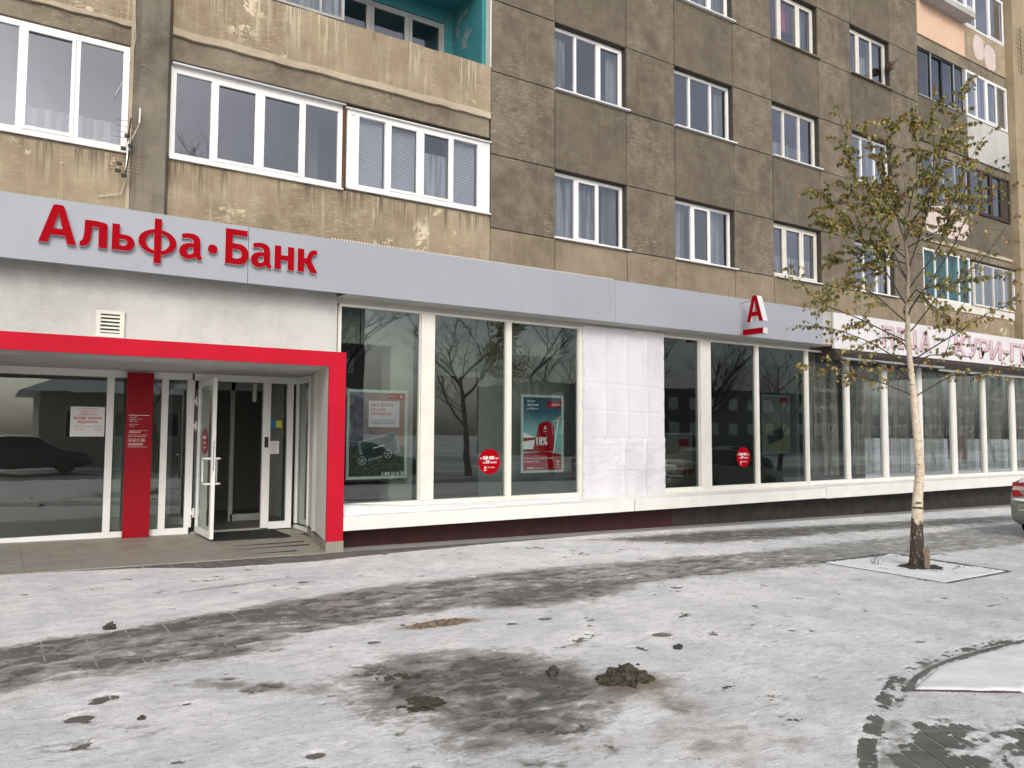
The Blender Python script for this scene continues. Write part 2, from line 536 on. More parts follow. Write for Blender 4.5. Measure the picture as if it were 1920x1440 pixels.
# numpy value noise
_rs = np.random.RandomState(5)
_T = _rs.rand(256, 256)
def vn(x, y):
    xi, yi = np.floor(x).astype(int), np.floor(y).astype(int)
    fx, fy = x - xi, y - yi
    fx = fx * fx * (3 - 2 * fx)
    fy = fy * fy * (3 - 2 * fy)
    a_ = _T[xi & 255, yi & 255]; b = _T[(xi + 1) & 255, yi & 255]
    c = _T[xi & 255, (yi + 1) & 255]; d = _T[(xi + 1) & 255, (yi + 1) & 255]
    return (a_ * (1 - fx) + b * fx) * (1 - fy) + (c * (1 - fx) + d * fx) * fy
def fbm(x, y, o=5, g=.55):
    s, a_, t = 0, 1, 0
    for i in range(o):
        s = s + a_ * vn(x * 2 ** i + 17 * i, y * 2 ** i + 31 * i)
        t += a_
        a_ *= g
    return s / t
def pmask(x, y, poly, soft):
    """signed-distance based soft polygon mask (1 inside)"""
    P = np.array(poly, float)
    d = np.full(x.shape, 1e9)
    ins = np.zeros(x.shape, bool)
    n = len(P)
    for i in range(n):
        a_, b = P[i], P[(i + 1) % n]
        ab = b - a_
        t = np.clip(((x - a_[0]) * ab[0] + (y - a_[1]) * ab[1]) / (ab @ ab + 1e-12), 0, 1)
        d = np.minimum(d, np.hypot(x - a_[0] - t * ab[0], y - a_[1] - t * ab[1]))
        cond = ((a_[1] > y) != (b[1] > y)) & (x < (b[0] - a_[0]) * (y - a_[1]) / (b[1] - a_[1] + 1e-12) + a_[0])
        ins ^= cond
    sd_ = np.where(ins, d, -d)
    return np.clip(sd_ / (2 * soft) + .5, 0, 1)
def ss(v, a_, b):
    t = np.clip((v - a_) / (b - a_), 0, 1)
    return t * t * (3 - 2 * t)

def gz(x):      # the pavement falls gently to the right
    return -0.0155 * min(max(x, -8), 40) - 0.03
GZ = lambda x: -0.0155 * np.clip(x, -8, 40) - 0.03

# ------------------------------------------------------------------ ground
def sheet(name, xs, ys, zf, mat, attrs=None, smooth=True, parent=None):
    X, Y = np.meshgrid(xs, ys, indexing='ij')
    Z = zf(X, Y)
    n, m = X.shape
    v = np.stack([X.ravel(), Y.ravel(), Z.ravel()], 1)
    idx = np.arange(n * m).reshape(n, m)
    f = np.stack([idx[:-1, :-1].ravel(), idx[1:, :-1].ravel(), idx[1:, 1:].ravel(), idx[:-1, 1:].ravel()], 1)
    me = bpy.data.meshes.new(name)
    me.vertices.add(len(v)); me.vertices.foreach_set('co', v.ravel())
    me.loops.add(f.size); me.loops.foreach_set('vertex_index', f.ravel())
    me.polygons.add(len(f)); me.polygons.foreach_set('loop_start', np.arange(0, f.size, 4)); me.polygons.foreach_set('loop_total', np.full(len(f), 4))
    if smooth:
        me.polygons.foreach_set('use_smooth', np.ones(len(f), bool))
    me.update()
    if attrs:
        for k, fn in attrs.items():
            at = me.attributes.new(k, 'FLOAT', 'POINT')
            at.data.foreach_set('value', fn(X, Y).ravel().astype(np.float32))
    me.materials.append(mat)
    o = bpy.data.objects.new(name, me)
    COL.objects.link(o)
    WL[o.name] = Vector((0, 0, 0))
    if parent:
        o.parent = parent
    return o

# masks of trodden / swept paving, in metres on the ground
BAND = [(-6, 6.9), (0.08, 7.16), (0.79, 7.20), (1.8, 7.56), (3.52, 8.0), (5.7, 8.16), (9.34, 7.9), (14.0, 8.05), (20, 8.25), (34, 8.2), (34, 6.3), (13.7, 6.32), (9.5, 6.6), (7.0, 6.7), (5.8, 6.72), (4.4, 6.3), (3.9, 6.6), (2.3, 6.38), (1.64, 5.95), (.83, 5.9), (-6, 5.8)]
BAND2 = [(8.11, 10.05), (10.6, 10.1), (14.8, 9.7), (20.5, 9.2), (34, 9.0), (34, 8.6), (18.2, 8.45), (13.4, 8.8), (10.5, 8.75), (9.4, 8.98)]
WET = [(1.89, 5.02), (2.6, 5.39), (3.34, 5.14), (3.6, 4.6), (3.5, 3.98), (3.0, 3.55), (2.54, 3.4), (2.12, 3.6), (2.0, 3.99), (1.91, 4.38)]
SMEAR = [(0.94, 5.56), (1.23, 5.53), (1.91, 4.95), (2.1, 4.65), (1.63, 4.87), (1.21, 5.26)]
SM2 = [(0.57, 4.93), (0.8, 4.84), (0.77, 4.63), (0.57, 4.71)]
DARK = [(4.26, 7.0), (5.09, 7.25), (6.4, 6.95), (5.9, 6.5), (5.27, 6.21), (4.38, 6.27), (3.93, 6.52)]
ENTR = [(-6, 10.75), (-6, 10.62), (0.4, 10.55), (1.6, 10.35), (2.2, 10.0), (3.5, 9.95), (4.6, 10.15), (6.5, 10.4), (9, 10.6), (14, 10.6), (34, 10.6), (34, 11.1), (-6, 11.1)]
CORNER = [(3.4, 1.2), (3.85, 2.42), (4.2, 2.62), (4.7, 2.72), (5.15, 2.62), (5.4, 2.4), (6.0, 2.0), (6.0, 1.2)]
KERB = [(3.2, 1.9), (3.42, 2.2), (3.72, 2.45), (4.01, 2.64), (4.54, 2.90), (4.98, 3.10), (5.4, 3.26), (5.75, 3.345), (6.12, 3.39), (6.56, 3.40), (7.04, 3.38), (7.62, 3.36), (8.4, 3.33)]
KPOLY = KERB + [(8.4, 3.15), (7.0, 3.2), (5.7, 3.17), (5.0, 2.92), (4.1, 2.5), (3.5, 2.0), (3.3, 1.75)]
BEDQ = [(9.55, 6.75), (11.32, 6.82), (11.2, 5.08), (9.5, 5.02)]
SPOTS = [(.62, 5.45, .09), (.45, 5.14, .09), (1.35, 5.46, .05), (.56, 5.38, .05), (1.01, 5.09, .05), (1.41, 3.96, .06), (3.85, 5.84, .06), (4.22, 5.86, .08), (4.75, 4.91, .10), (5.13, 4.69, .04), (2.1, 8.35, .05), (2.9, 8.6, .07), (.9, 6.2, .08), (5.6, 7.5, .1), (7.2, 4.6, .04), (6.4, 5.3, .05), (4.0, 9.0, .05), (1.9, 4.0, .03), (2.55, 5.85, .06), (3.3, 6.9, .1)]
rs = np.random.RandomState(11)
for i in range(20):
    SPOTS.append((rs.uniform(0, 9), rs.uniform(2.6, 9.8), rs.uniform(.015, .045)))

def bare_at(X, Y):
    n = fbm(X * 2.2, Y * 3.2, 5, .6)
    n2 = fbm(X * 7 + 9, Y * 9 + 3, 4, .6)
    n4 = fbm(X * 4.5 + 5, Y * 11 + 1, 5, .62)
    b = pmask(X, Y, BAND, .16) * (.30 + 1.05 * (n4 - .47)) * (1 - .45 * ss(X, 7, 12))
    # the top edge of the band is swept cleanest
    up = np.interp(X, [-6, .08, 1.8, 3.5, 5.7, 9.3, 34], [6.9, 7.16, 7.5, 8.0, 8.1, 7.9, 8.1])
    b = np.maximum(b, pmask(X, Y, BAND, .06) * ss(.42 - np.abs(Y - up + .25), 0, .35) * (.40 + 1.1 * (n4 - .46)) * (1 - .6 * ss(X, 2.8, 5)))
    b = np.maximum(b, pmask(X, Y, BAND2, .2) * (.30 + .9 * (n4 - .47)))
    b = b + pmask(X, Y, BAND, .16) * .25 * (fbm(X * 14, Y * 30, 4, .7) - .5)
    b = np.maximum(b, pmask(X, Y, WET, .25) * (.26 + .9 * (n4 - .47)))
    b = np.maximum(b, pmask(X, Y, ENTR, .06) * (.75 + .3 * n))
    n6 = fbm(X * 17 + 2, Y * 23, 4, .7)
    b = np.maximum(b, pmask(X, Y, CORNER, .10) * (.42 + 1.2 * (n - .5) + .7 * (n2 - .5) + .55 * (n6 - .5)))
    b = np.maximum(b, pmask(X, Y, KPOLY, .03) * (.36 + 1.0 * (n2 - .48) + .6 * (n6 - .5)))
    for (x, y, r) in SPOTS:
        d = np.hypot((X - x) * .8, Y - y) / r
        b = np.maximum(b, np.clip(1.25 - d, 0, 1) * .9 * (n2 + .35))
    b = np.maximum(b, .45 * ss(n2 * .6 + n * .4, .60, .70))
    return b
def wet_at(X, Y):
    n2 = fbm(X * 6 + 4, Y * 8, 5, .65)
    w_ = pmask(X, Y, WET, .35) * (.15 + .95 * n2)
    w_ = np.maximum(w_, pmask(X, Y, SMEAR, .12) * (.3 + .6 * n2))
    w_ = np.maximum(w_, pmask(X, Y, SM2, .10) * (.2 + .6 * n2))
    w_ = np.maximum(w_, pmask(X, Y, DARK, .2) * (.25 + .9 * n2))
    w_ = np.maximum(w_, pmask(X, Y, BAND, .16) * (.22 + .35 * n2))
    w_ = np.maximum(w_, pmask(X, Y, BAND2, .3) * (.15 + 1.0 * n2))
    w_ = np.maximum(w_, prints(X, Y) * (.10 + .22 * n2))
    w_ = np.maximum(w_, pmask(X, Y, [(1.6, 8.65), (2.9, 8.95), (2.95, 8.9), (1.6, 8.55)], .03) * .6)
    return w_
def brown_at(X, Y):
    b = 0 * X
    for (x, y, rx, ry, a_) in ((3.3, 6.12, .55, .13, .8), (3.62, 3.98, .4, .3, .75), (3.6, 3.55, .22, .3, .55), (3.35, 3.05, .5, .5, .42), (2.35, 4.9, .3, .12, .35), (2.33, 4.3, .3, .2, .5), (2.7, 3.35, .4, .25, .35), (2.7, 4.5, .35, .1, .3), (3.65, 2.75, .2, .2, .4), (0, 5.9, 2.2, .5, .3), (.5, 3.4, .6, .6, .15)):
        b = np.maximum(b, a_ * np.exp(-((X - x) / rx) ** 2 - ((Y - y) / ry) ** 2))
    return b * (.5 + fbm(X * 8, Y * 8, 4, .6))
PR = []
rp_ = np.random.RandomState(8)
for (x0, y0, x1, y1, n_) in ((0.3, 6.4, 9.5, 7.4, 26), (1.2, 3.2, 4.9, 9.0, 12), (5.2, 4.0, 9.0, 6.2, 10), (0.2, 4.2, 3.2, 3.0, 9), (2.4, 9.0, 3.2, 10.4, 4), (3.9, 8.9, 9.5, 9.6, 14)):
    for k in range(n_):
        f_ = (k + .5) / n_
        an = math.atan2(y1 - y0, x1 - x0)
        sd_ = (.09 if k % 2 else -.09)
        PR.append((x0 + (x1 - x0) * f_ - math.sin(an) * sd_ + rp_.uniform(-.1, .1), y0 + (y1 - y0) * f_ + math.cos(an) * sd_ + rp_.uniform(-.1, .1), an + rp_.uniform(-.3, .3)))
def prints(X, Y):
    r_ = 0 * X
    for (x, y, an) in PR:
        dx, dy = X - x, Y - y
        u, v = dx * math.cos(an) + dy * math.sin(an), -dx * math.sin(an) + dy * math.cos(an)
        q = (u / .135) ** 2 + (v / (.048 + .012 * np.sign(u))) ** 2
        r_ = np.maximum(r_, 1 - ss(q, .75, 1.15))
    for (x0, y0, x1, y1) in ((-1.2, 8.35, 14, 9.15), (-1.2, 8.5, 14, 9.3), (3.6, 2.2, 9.5, 5.0), (4.6, 2.2, 10.5, 5.0)):
        L_ = math.hypot(x1 - x0, y1 - y0)
        d = np.abs((X - x0) * (y1 - y0) - (Y - y0) * (x1 - x0)) / L_ + .03 * (fbm(X * .8, Y * .8, 2) - .5)
        r_ = np.maximum(r_, .45 * (1 - ss(d, .05, .085)))
    return r_
def snow_z(X, Y):
    b = bare_at(X, Y)
    n3 = fbm(X * 14 + 3, Y * 14, 3, .6)
    h = .0085 * (1 - ss(b, .18, .5)) + .004 * (n3 - .5) + .0022 * (fbm(X * 40, Y * 40, 2) - .5)
    h = h - .0062 * ss(b, .34, .55) + .0008
    h = h - .0042 * prints(X, Y) * (1 - ss(b, .3, .45))
    base = GZ(X)
    h = h + .006 * pmask(X, Y, BEDQ, .02) * 0
    hole = pmask(X, Y, BEDQ, .005)
    return base + h - .06 * hole - .02 * pmask(X, Y, BEDIN, .02)
BEDIN = [(5.14, 2.98), (5.76, 2.56), (6.4, 2.25), (12, 2.25), (12, 3.1), (7.62, 3.16), (7.04, 3.18), (6.12, 3.19), (5.6, 3.13)]

t = NT('trodden_snow_and_ice')
p = t.pos()
br = t.attr('bare'); wt = t.attr('wet'); bn = t.attr('brown')
f1 = t.noise(t.pos((1, 1.7, 1)), 4.5, 9, .72, .35)
f2 = t.noise(t.pos((1, 1.5, 1)), 22, 7, .75)
f3 = t.noise(p, 1.1, 6, .65)
f4 = t.noise(p, 95, 3, .6)
dirt = t.math('ADD', t.math('MULTIPLY', br, .95), t.math('MULTIPLY', wt, .95))
dd = t.math('ADD', dirt, t.math('MULTIPLY', t.math('SUBTRACT', f1, .5), 1.1))
dd = t.math('ADD', dd, t.math('MULTIPLY', t.math('SUBTRACT', f2, .5), .9))
f5 = t.noise(t.pos((1, 1.6, 1)), 48, 5, .7)
f6 = t.noise(t.pos((.8, 2.2, 1)), 9, 8, .75, .5)
base = t.mix(t.rng(f3, .40, .60), (.78, .785, .80), (.97, .97, .97))
f7 = t.noise(t.pos((1, 1.4, 1), (0, 0, .3)), .55, 6, .7, .4)
base = t.mix(t.rng(f7, .52, .70, 0, .5), base, (.54, .545, .555))
base = t.mix(t.rng(f1, .46, .64, 0, .42), base, (.50, .505, .51))
base = t.mix(t.rng(f2, .53, .66, 0, .42), base, (.40, .395, .385))
base = t.mix(t.rng(f2, .46, .34, 0, .6), base, (.90, .905, .915))
base = t.mix(t.rng(f6, .53, .63, 0, .50), base, (.44, .44, .435))
msk = t.rng(t.noise(p, 2.3, 5, .6), .40, .62, .25, 1)
base = t.mix(t.math('MULTIPLY', t.rng(f5, .585, .65, 0, .75), msk), base, (.30, .29, .275))
base = t.mix(t.rng(f5, .42, .34, 0, .6), base, (.92, .925, .94))
c = t.mix(t.rng(dd, .20, .64), base, (.33, .325, .31))
c = t.mix(t.rng(dd, .58, 1.0), c, (.095, .092, .085))
c = t.mix(t.rng(br, .40, .56, 0, .85), c, (.50, .50, .49))
c = t.mix(t.rng(t.math('ADD', bn, t.math('MULTIPLY', t.math('SUBTRACT', f1, .5), .5)), .15, .75, 0, .85), c, (.21, .155, .095))
# grit and sand specks
sp = t.rng(t.noise(p, 60, 3, .5), .68, .74, 0, .75)
c = t.mix(sp, c, (.10, .09, .075))
sp2 = t.rng(f4, .66, .72, 0, .6)
c = t.mix(sp2, c, (.72, .73, .75))
hh = t.math('ADD', t.math('MULTIPLY', t.math('ADD', f1, f6), 1.2), t.math('ADD', f2, t.math('ADD', t.math('MULTIPLY', f5, .7), t.math('MULTIPLY', f4, .3))))
rough = t.rng(dd, .1, .9, .62, .30)
t.pbr(c, rough, t.bump(hh, .8, .014), spec=.45)
M['ice'] = t.m

t = NT('plain_snowy_ground')
p = t.pos()
n1 = t.noise(p, .25, 6, .6); n2 = t.noise(p, 3, 5, .6)
c = t.mix(t.rng(n1, .4, .62), (.64, .65, .67), (.36, .36, .36))
c = t.mix(t.rng(n2, .5, .8, 0, .6), c, (.17, .165, .16))
t.pbr(c, .7, t.bump(n2, .4, .03))
M['farground'] = t.m

t = NT('asphalt_with_slush')
p = t.pos()
n1 = t.noise(t.pos((.15, 1.2, 1)), .9, 6, .6)
c = t.mix(t.rng(n1, .45, .62), (.055, .054, .052), (.38, .38, .39))
t.pbr(c, .5, t.bump(t.noise(p, 30, 4), .4, .01))
M['asphalt'] = t.m

at = {'bare': bare_at, 'wet': wet_at, 'brown': brown_at}
ground = sheet('ground', np.concatenate([np.linspace(-400, -60, 6), np.linspace(-50, 60, 45), np.linspace(80, 400, 6)]),
      np.concatenate([np.linspace(-400, -60, 6), np.linspace(-50, 60, 30), np.linspace(80, 400, 6)]),
      lambda X, Y: GZ(X) - .06, M['farground'])
tag(ground, kind='structure')
pave = sheet('pavement', np.linspace(-30, 60, 46), np.array([-3.0, 0, 5, 10.5, 13.6]), lambda X, Y: GZ(X) - .016, M['grout'], smooth=False)
tag(pave, kind='structure')
xs = np.concatenate([np.arange(-1.2, 6.2, .02), np.arange(6.2, 12.5, .035), np.arange(12.5, 22, .08), np.arange(22, 36, .2)])
ys = np.concatenate([np.arange(1.9, 5.5, .02), np.arange(5.5, 11.06, .032)])
sc = sheet('snow_cover', xs, ys, snow_z, M['ice'], at)
tag(sc, kind='structure')
back = sheet('snow_cover', np.concatenate([np.arange(-30, -1.1, 1.0), [-1.2], np.arange(0, 60, 1.0)]), np.array([-2.8, -2, -1, 0, 1, 1.9]), lambda X, Y: GZ(X) + .004, M['ice'], at)
tag(back, kind='structure')
road = sheet('road', np.linspace(-60, 90, 60), np.array([-12.0, -9, -6, -3.1]), lambda X, Y: GZ(X) - .05 + 0 * Y, M['asphalt'])
tag(road, kind='structure')

# paving slabs, .3 m square, in line with the facade
def slab_mesh(sx, sy, mat, h=.012):
    m = MB()
    b = .004
    m.v = [(-sx, -sy, -h), (sx, -sy, -h), (sx, sy, -h), (-sx, sy, -h), (-sx, -sy, -b), (sx, -sy, -b), (sx, sy, -b), (-sx, sy, -b),
           (-sx + b, -sy + b, 0), (sx - b, -sy + b, 0), (sx - b, sy - b, 0), (-sx + b, sy - b, 0)]
    m.f = [(8, 9, 10, 11)] + [(i, (i + 1) % 4, (i + 1) % 4 + 4, i + 4) for i in range(4)] + [(i + 4, (i + 1) % 4 + 4, (i + 1) % 4 + 8, i + 8) for i in range(4)]
    me = bpy.data.meshes.new('paving_slab')
    me.from_pydata(m.v, [], m.f)
    me.materials.append(mat)
    return me, m
slab_me, slab_m = slab_mesh(.1445, .1445, M['slab'])
cand = []
for i in range(-4, 60):
    for j in range(6, 36):
        x, y = .04 + .3 * i + .15, .1 + .3 * j + .15
        if y > 10.58 or (x < 6 and y < 3.6 and x > 2.9):
            continue
        gx, gy = np.array([[x - .08, x, x + .08]]), np.array([[y - .08, y, y + .08]])
        b = float(bare_at(gx, gy).max())
        if pmask(np.array([x]), np.array([y]), BEDQ, .1)[0] > 0 or pmask(np.array([x]), np.array([y]), KPOLY, .1)[0] > .2 or pmask(np.array([x]), np.array([y]), BEDIN, .1)[0] > .2:
            continue
        vis = (x * CF.x + y * CF.y) > 1 and abs((x * CR.x + y * CR.y) / (x * CF.x + y * CF.y)) < .72
        cand.append((b, math.hypot(x, y), x, y, vis))
one = [c_ for c_ in cand if c_[4] and c_[0] > .36]
one.sort(key=lambda c_: c_[1] - 3.5 * min(c_[0], .8))
one = one[:215]
ks = {(c_[2], c_[3]) for c_ in one}
for (b, d, x, y, v) in one:
    o = bpy.data.objects.new('paving_slab', slab_me)
    COL.objects.link(o)
    o.parent = pave
    o.location = (x, y, gz(x) + rnd.uniform(-.0010, .0008))
    o.rotation_euler = (rnd.uniform(-.002, .002), rnd.uniform(-.002, .002) + .0155, 0)
rest = MB()
for (b, d, x, y, v) in cand:
    if (x, y) not in ks:
        k = len(rest.v)
        z = gz(x) + rnd.uniform(-.001, .0006)
        rest.v += [(x + q[0], y + q[1], z + q[2] - .0155 * q[0]) for q in slab_m.v]
        rest.f += [tuple(k + i for i in f) for f in slab_m.f]
o = obj('paving_slab', rest, M['slab'], pave)
tag(o, kind='stuff')
# slabs laid diagonally inside the kerb
cs, sn = math.cos(R(-31)), math.sin(R(-31))
dia_me, _ = slab_mesh(.066, .136, M['slab'])
KP = np.array(KERB)
def inside_kerb(x, y, off):
    yy = np.interp(x, KP[:, 0], KP[:, 1])
    return y < yy - off and x > 3.25
nd = 0
for i in range(-22, 30):
    for j in range(-12, 12):
        u, v = .142 * i + .11, .282 * j + .02
        x, y = 4.76 + u * cs - v * sn, 2.52 + u * sn + v * cs
        if not inside_kerb(x, y, .20) or y < 1.75 or x > 6.2:
            continue
        if pmask(np.array([x]), np.array([y]), BEDIN, .05)[0] > .5:
            continue
        o = bpy.data.objects.new('paving_slab', dia_me)
        COL.objects.link(o)
        o.parent = pave
        o.location = (x, y, gz(x) + .001 + rnd.uniform(-.001, .001))
        o.rotation_euler = (0, .0155, R(-31))
        nd += 1
# kerb stones along the curve
kb = slab_mesh(.10, .05, M['slab'], .02)[0]
L = np.concatenate([[0], np.cumsum(np.hypot(*np.diff(KP, axis=0).T))])
for s_ in np.arange(.1, L[-1], .207):
    x, y = np.interp(s_, L, KP[:, 0]), np.interp(s_, L, KP[:, 1])
    x2, y2 = np.interp(s_ + .02, L, KP[:, 0]), np.interp(s_ + .02, L, KP[:, 1])
    an = math.atan2(y2 - y, x2 - x)
    o = bpy.data.objects.new('kerb_stone', kb)
    COL.objects.link(o)
    o.parent = pave
    o.location = (x + math.sin(an) * .055, y - math.cos(an) * .055, gz(x) + .004)
    o.rotation_euler = (0, .0155, an)
# planted bed under snow at lower right, with its flat kerb
bd = empty('snowy_bed', (5.7, 2.9, gz(5.7)))
tag(bd, 'snow covered triangular flower bed inside the curved kerb, lower right', 'flower bed')
inner = [(5.16, 2.975), (5.78, 2.58), (6.5, 2.12), (12, 2.12), (12, 3.1), (7.62, 3.17), (7.04, 3.19), (6.56, 3.20), (6.12, 3.195), (5.75, 3.15), (5.45, 3.07)]
IN = np.array(inner)
def bed_z(X, Y):
    m_ = pmask(X + .05 * (fbm(X * 9, Y * 9, 4) - .5), Y + .05 * (fbm(X * 9 + 5, Y * 9, 4) - .5), inner, .035)
    return GZ(X) - .03 + (.036 + .022 * fbm(X * 5, Y * 5, 4)) * ss(m_, .1, 1) + .004 * fbm(X * 30, Y * 30, 2)
mb_x = np.arange(5.0, 9.6, .02); mb_y = np.arange(2.1, 3.3, .02)
o = sheet('snow', mb_x, mb_y, bed_z, M['snow'])
o.parent = bd
o.matrix_parent_inverse = Matrix.Translation(-bd.location)
def edge_strip(name, pts, w_, h0, h1, mat, parent):
    m = MB()
    for a_, b in zip(pts[:-1], pts[1:]):
        a_, b = Vector((*a_, 0)), Vector((*b, 0))
        d = (b - a_).normalized()
        nn = Vector((-d.y, d.x, 0)) * w_
        g = lambda q: gz(q.x)
        P = [a_, b, b + nn, a_ + nn]
        k = len(m.v)
        m.v += [(q.x, q.y, g(q) + h0) for q in P] + [(q.x, q.y, g(q) + h1) for q in P]
        m.f += [tuple(k + i for i in q) for q in ((0, 3, 2, 1), (4, 5, 6, 7), (0, 1, 5, 4), (1, 2, 6, 5), (2, 3, 7, 6), (3, 0, 4, 7))]
    return obj(name, m, mat, parent)
edge_strip('kerb_edge', [(5.12, 2.965), (5.76, 2.555)], .045, -.03, .006, M['slabred'], bd)
edge_strip('kerb_edge', [(5.13, 2.965), (5.22, 3.0), (5.45, 3.09), (5.78, 3.165), (6.12, 3.205), (6.56, 3.215), (7.04, 3.205), (7.62, 3.185), (9.4, 3.16)], .035, -.03, .012, M['slab'], bd)
edge_strip('kerb_edge', [(5.80, 2.53), (6.5, 2.09)], .045, -.03, .006, M['slab'], bd)

# ------------------------------------------------------------------ apartment building
BX0, BX1 = -6.0, 27.0
bld = empty('apartment_building', (10, 11, gz(10)))
tag(bld, 'grey brown panel apartment building with a bank and a grill bar at street level', 'building')
F = 11.0

COLS = [6.78, 8.13, 9.83, 11.11, 12.85, 14.12, 15.82, 17.12, 18.82, 20.15]
ROWS = [4.0, 5.03, 6.30, 7.74, 9.00, 10.41, 11.67, 13.08, 14.34, 15.75]
OPC, OPR = (1, 3, 5, 7), (1, 3, 5, 7)
g = .008
for ci in range(9):
    for ri in range(9):
        if ci in OPC and ri in OPR:
            continue
        x0, x1, z0, z1 = COLS[ci] + g, COLS[ci + 1] - g, ROWS[ri] + g, ROWS[ri + 1] - g
        if ri > 6 and ci < 2:
            continue
        mat = M['brown2'] if (ci in OPC) else M['brown']
        if ri == 0:
            mat = M['tanlow']
        jj = rnd.uniform(-.004, .004)
        obj('wall_panel', MB().box(x0, x1, F + jj, F + .22, z0, z1), mat, bld, bevel=.006)
m = MB()
for ci in range(9):
    for ri in range(9):
        if ci in OPC and ri in OPR:
            continue
        m.box(COLS[ci] - .001, COLS[ci + 1] + .001, F + .03, F + .20, ROWS[ri] - .001, ROWS[ri + 1] + .001)
obj('joint_filling', m, M['joint'], bld)

def window(x0, x1, z0, z1, y, div, mat, gl, fw=.055, sash=(), sill=None, depth=.06, parent=None, sillmat=None, curtain=None, cy=.16, sashw=.045, label=None, cx=None, cz=None, head=0):
    """div: list of inner mullion x positions; frame mesh = the part, panes/sill/curtains = sub-parts"""
    m = MB()
    m.box(x0, x1, y, y + depth, z0, z0 + fw).box(x0, x1, y, y + depth, z1 - fw - head, z1)
    m.box(x0, x0 + fw, y + .001, y + depth, z0 + fw, z1 - fw - head).box(x1 - fw, x1, y + .001, y + depth, z0 + fw, z1 - fw - head)
    for d in div:
        m.box(d - fw * .42, d + fw * .42, y + .002, y + depth, z0 + fw, z1 - fw - head)
    xs_ = [x0 + fw * .6] + list(div) + [x1 - fw * .6]
    for k in sash:
        a_, b = xs_[k] + fw * .32, xs_[k + 1] - fw * .32
        c_, d_ = z0 + fw * .8, z1 - fw * .8 - head
        m.box(a_, b, y - .014, y + .02, c_, c_ + sashw).box(a_, b, y - .014, y + .02, d_ - sashw, d_)
        m.box(a_, a_ + sashw, y - .013, y + .02, c_ + sashw, d_ - sashw).box(b - sashw, b, y - .013, y + .02, c_ + sashw, d_ - sashw)
    wdw = obj('window', m, mat, parent or bld, bevel=.004)
    if label:
        wdw['label'] = label
    for a_, b in zip(xs_[:-1], xs_[1:]):
        obj('pane', MB().box(a_ + fw * .3, b - fw * .3, y + depth * .5, y + depth * .5 + .006, z0 + fw * .8, z1 - fw * .8 - head), gl, wdw)
    if sill:
        s0, s1, sy = sill
        mm = MB()
        mm.prism([(x0 - s0, sy, z0 - .035), (x0 - s0, sy, z0 - .012), (x0 - s0, y + .01, z0 + .003), (x0 - s0, y + .01, z0 - .03)], (x1 + s1 - x0 + s0, 0, 0))
        obj('sill', mm, sillmat or M['pvc'], wdw)
    if curtain:
        for q in (curtain if isinstance(curtain, list) else [curtain]):
            cm, a_, b, lo, hi = q
            mm = MB()
            X0, X1 = x0 + (x1 - x0) * a_, x0 + (x1 - x0) * b
            Z0, Z1 = z0 + (z1 - z0) * lo, z0 + (z1 - z0) * hi
            n = max(6, int((X1 - X0) / .035))
            for i in range(n + 1):
                xx = X0 + (X1 - X0) * i / n
                yy = y + cy + .022 * math.sin(i * 1.9 + x0) + .012 * math.sin(i * .7)
                mm.v += [(xx, yy, Z0), (xx, yy, Z1)]
            mm.f = [(2 * i, 2 * i + 2, 2 * i + 3, 2 * i + 1) for i in range(n)]
            obj('curtain', mm, cm, wdw, smooth=True)
    return wdw

WY = F + .13
# windows of the brown part: columns x rows, each with its own dressing
CU, CG = M['curtain'], M['curtain2']
spec = {
    (0, 0): ('pvc', [.33, .64], (1,), [(CU, .0, .66, 0, 1), (CG, .78, 1, 0, 1)]),
    (0, 1): ('pvc', [.33, .64], (2,), [(CU, .02, .25, 0, .9), (CG, .85, 1, 0, 1)]),
    (0, 2): ('pvc', [.33, .64], (1,), [(CU, 0, 1, 0, 1)]),
    (1, 0): ('pvc', [.34, .64], (1,), [(CU, .0, .3, 0, 1), (CG, .68, 1, 0, 1)]),
    (1, 1): ('pvc', [.32, .68], (), [(CG, .82, 1, 0, .9)]),
    (1, 2): ('pvc', [.33, .66], (2,), [(CG, .1, 1, 0, 1)]),
    (2, 0): ('oldwhite', [.30, .66], (0, 1, 2), [(CU, .2, 1, 0, .45)]),
    (2, 1): ('oldwhite', [.33, .66], (), [(CU, .0, .9, 0, .38)]),
    (2, 2): ('oldwhite', [.26, .66], (1, 2), [(M['pinkcurt'], .26, .62, .42, 1), (CG, .68, .95, 0, 1)]),
    (3, 0): ('pvc', [.33, .66], (), [(CU, 0, .4, 0, 1), (CG, .7, 1, 0, 1)]),
    (3, 1): ('pvc', [.33, .66], (), [(CG, .55, 1, 0, 1)]),
    (3, 2): ('oldwhite', [.28, .64], (0, 1), [(CU, .3, .6, 0, .6)]),
    (0, 3): ('pvc', [.33, .64], (1,), None), (1, 3): ('pvc', [.33, .64], (1,), None), (2, 3): ('pvc', [.33, .64], (1,), None), (3, 3): ('pvc', [.33, .64], (1,), None),
}
for (c_, r_), (mt, dv, sa, cu) in spec.items():
    x0, x1 = COLS[OPC[c_]], COLS[OPC[c_] + 1]
    z0, z1 = ROWS[OPR[r_]], ROWS[OPR[r_] + 1]
    dark_sill = (c_, r_) in ((2, 2), (3, 2))
    window(x0 + .004, x1 - .004, z0 + .035, z1 - .01, WY, [x0 + (x1 - x0) * d for d in dv], M[mt], M['glass'],
           fw=.075 if mt == 'oldwhite' else .06, sash=sa, sill=(.02, .05, F - .07), curtain=cu, sillmat=M['beam'] if dark_sill else M['pvc'])

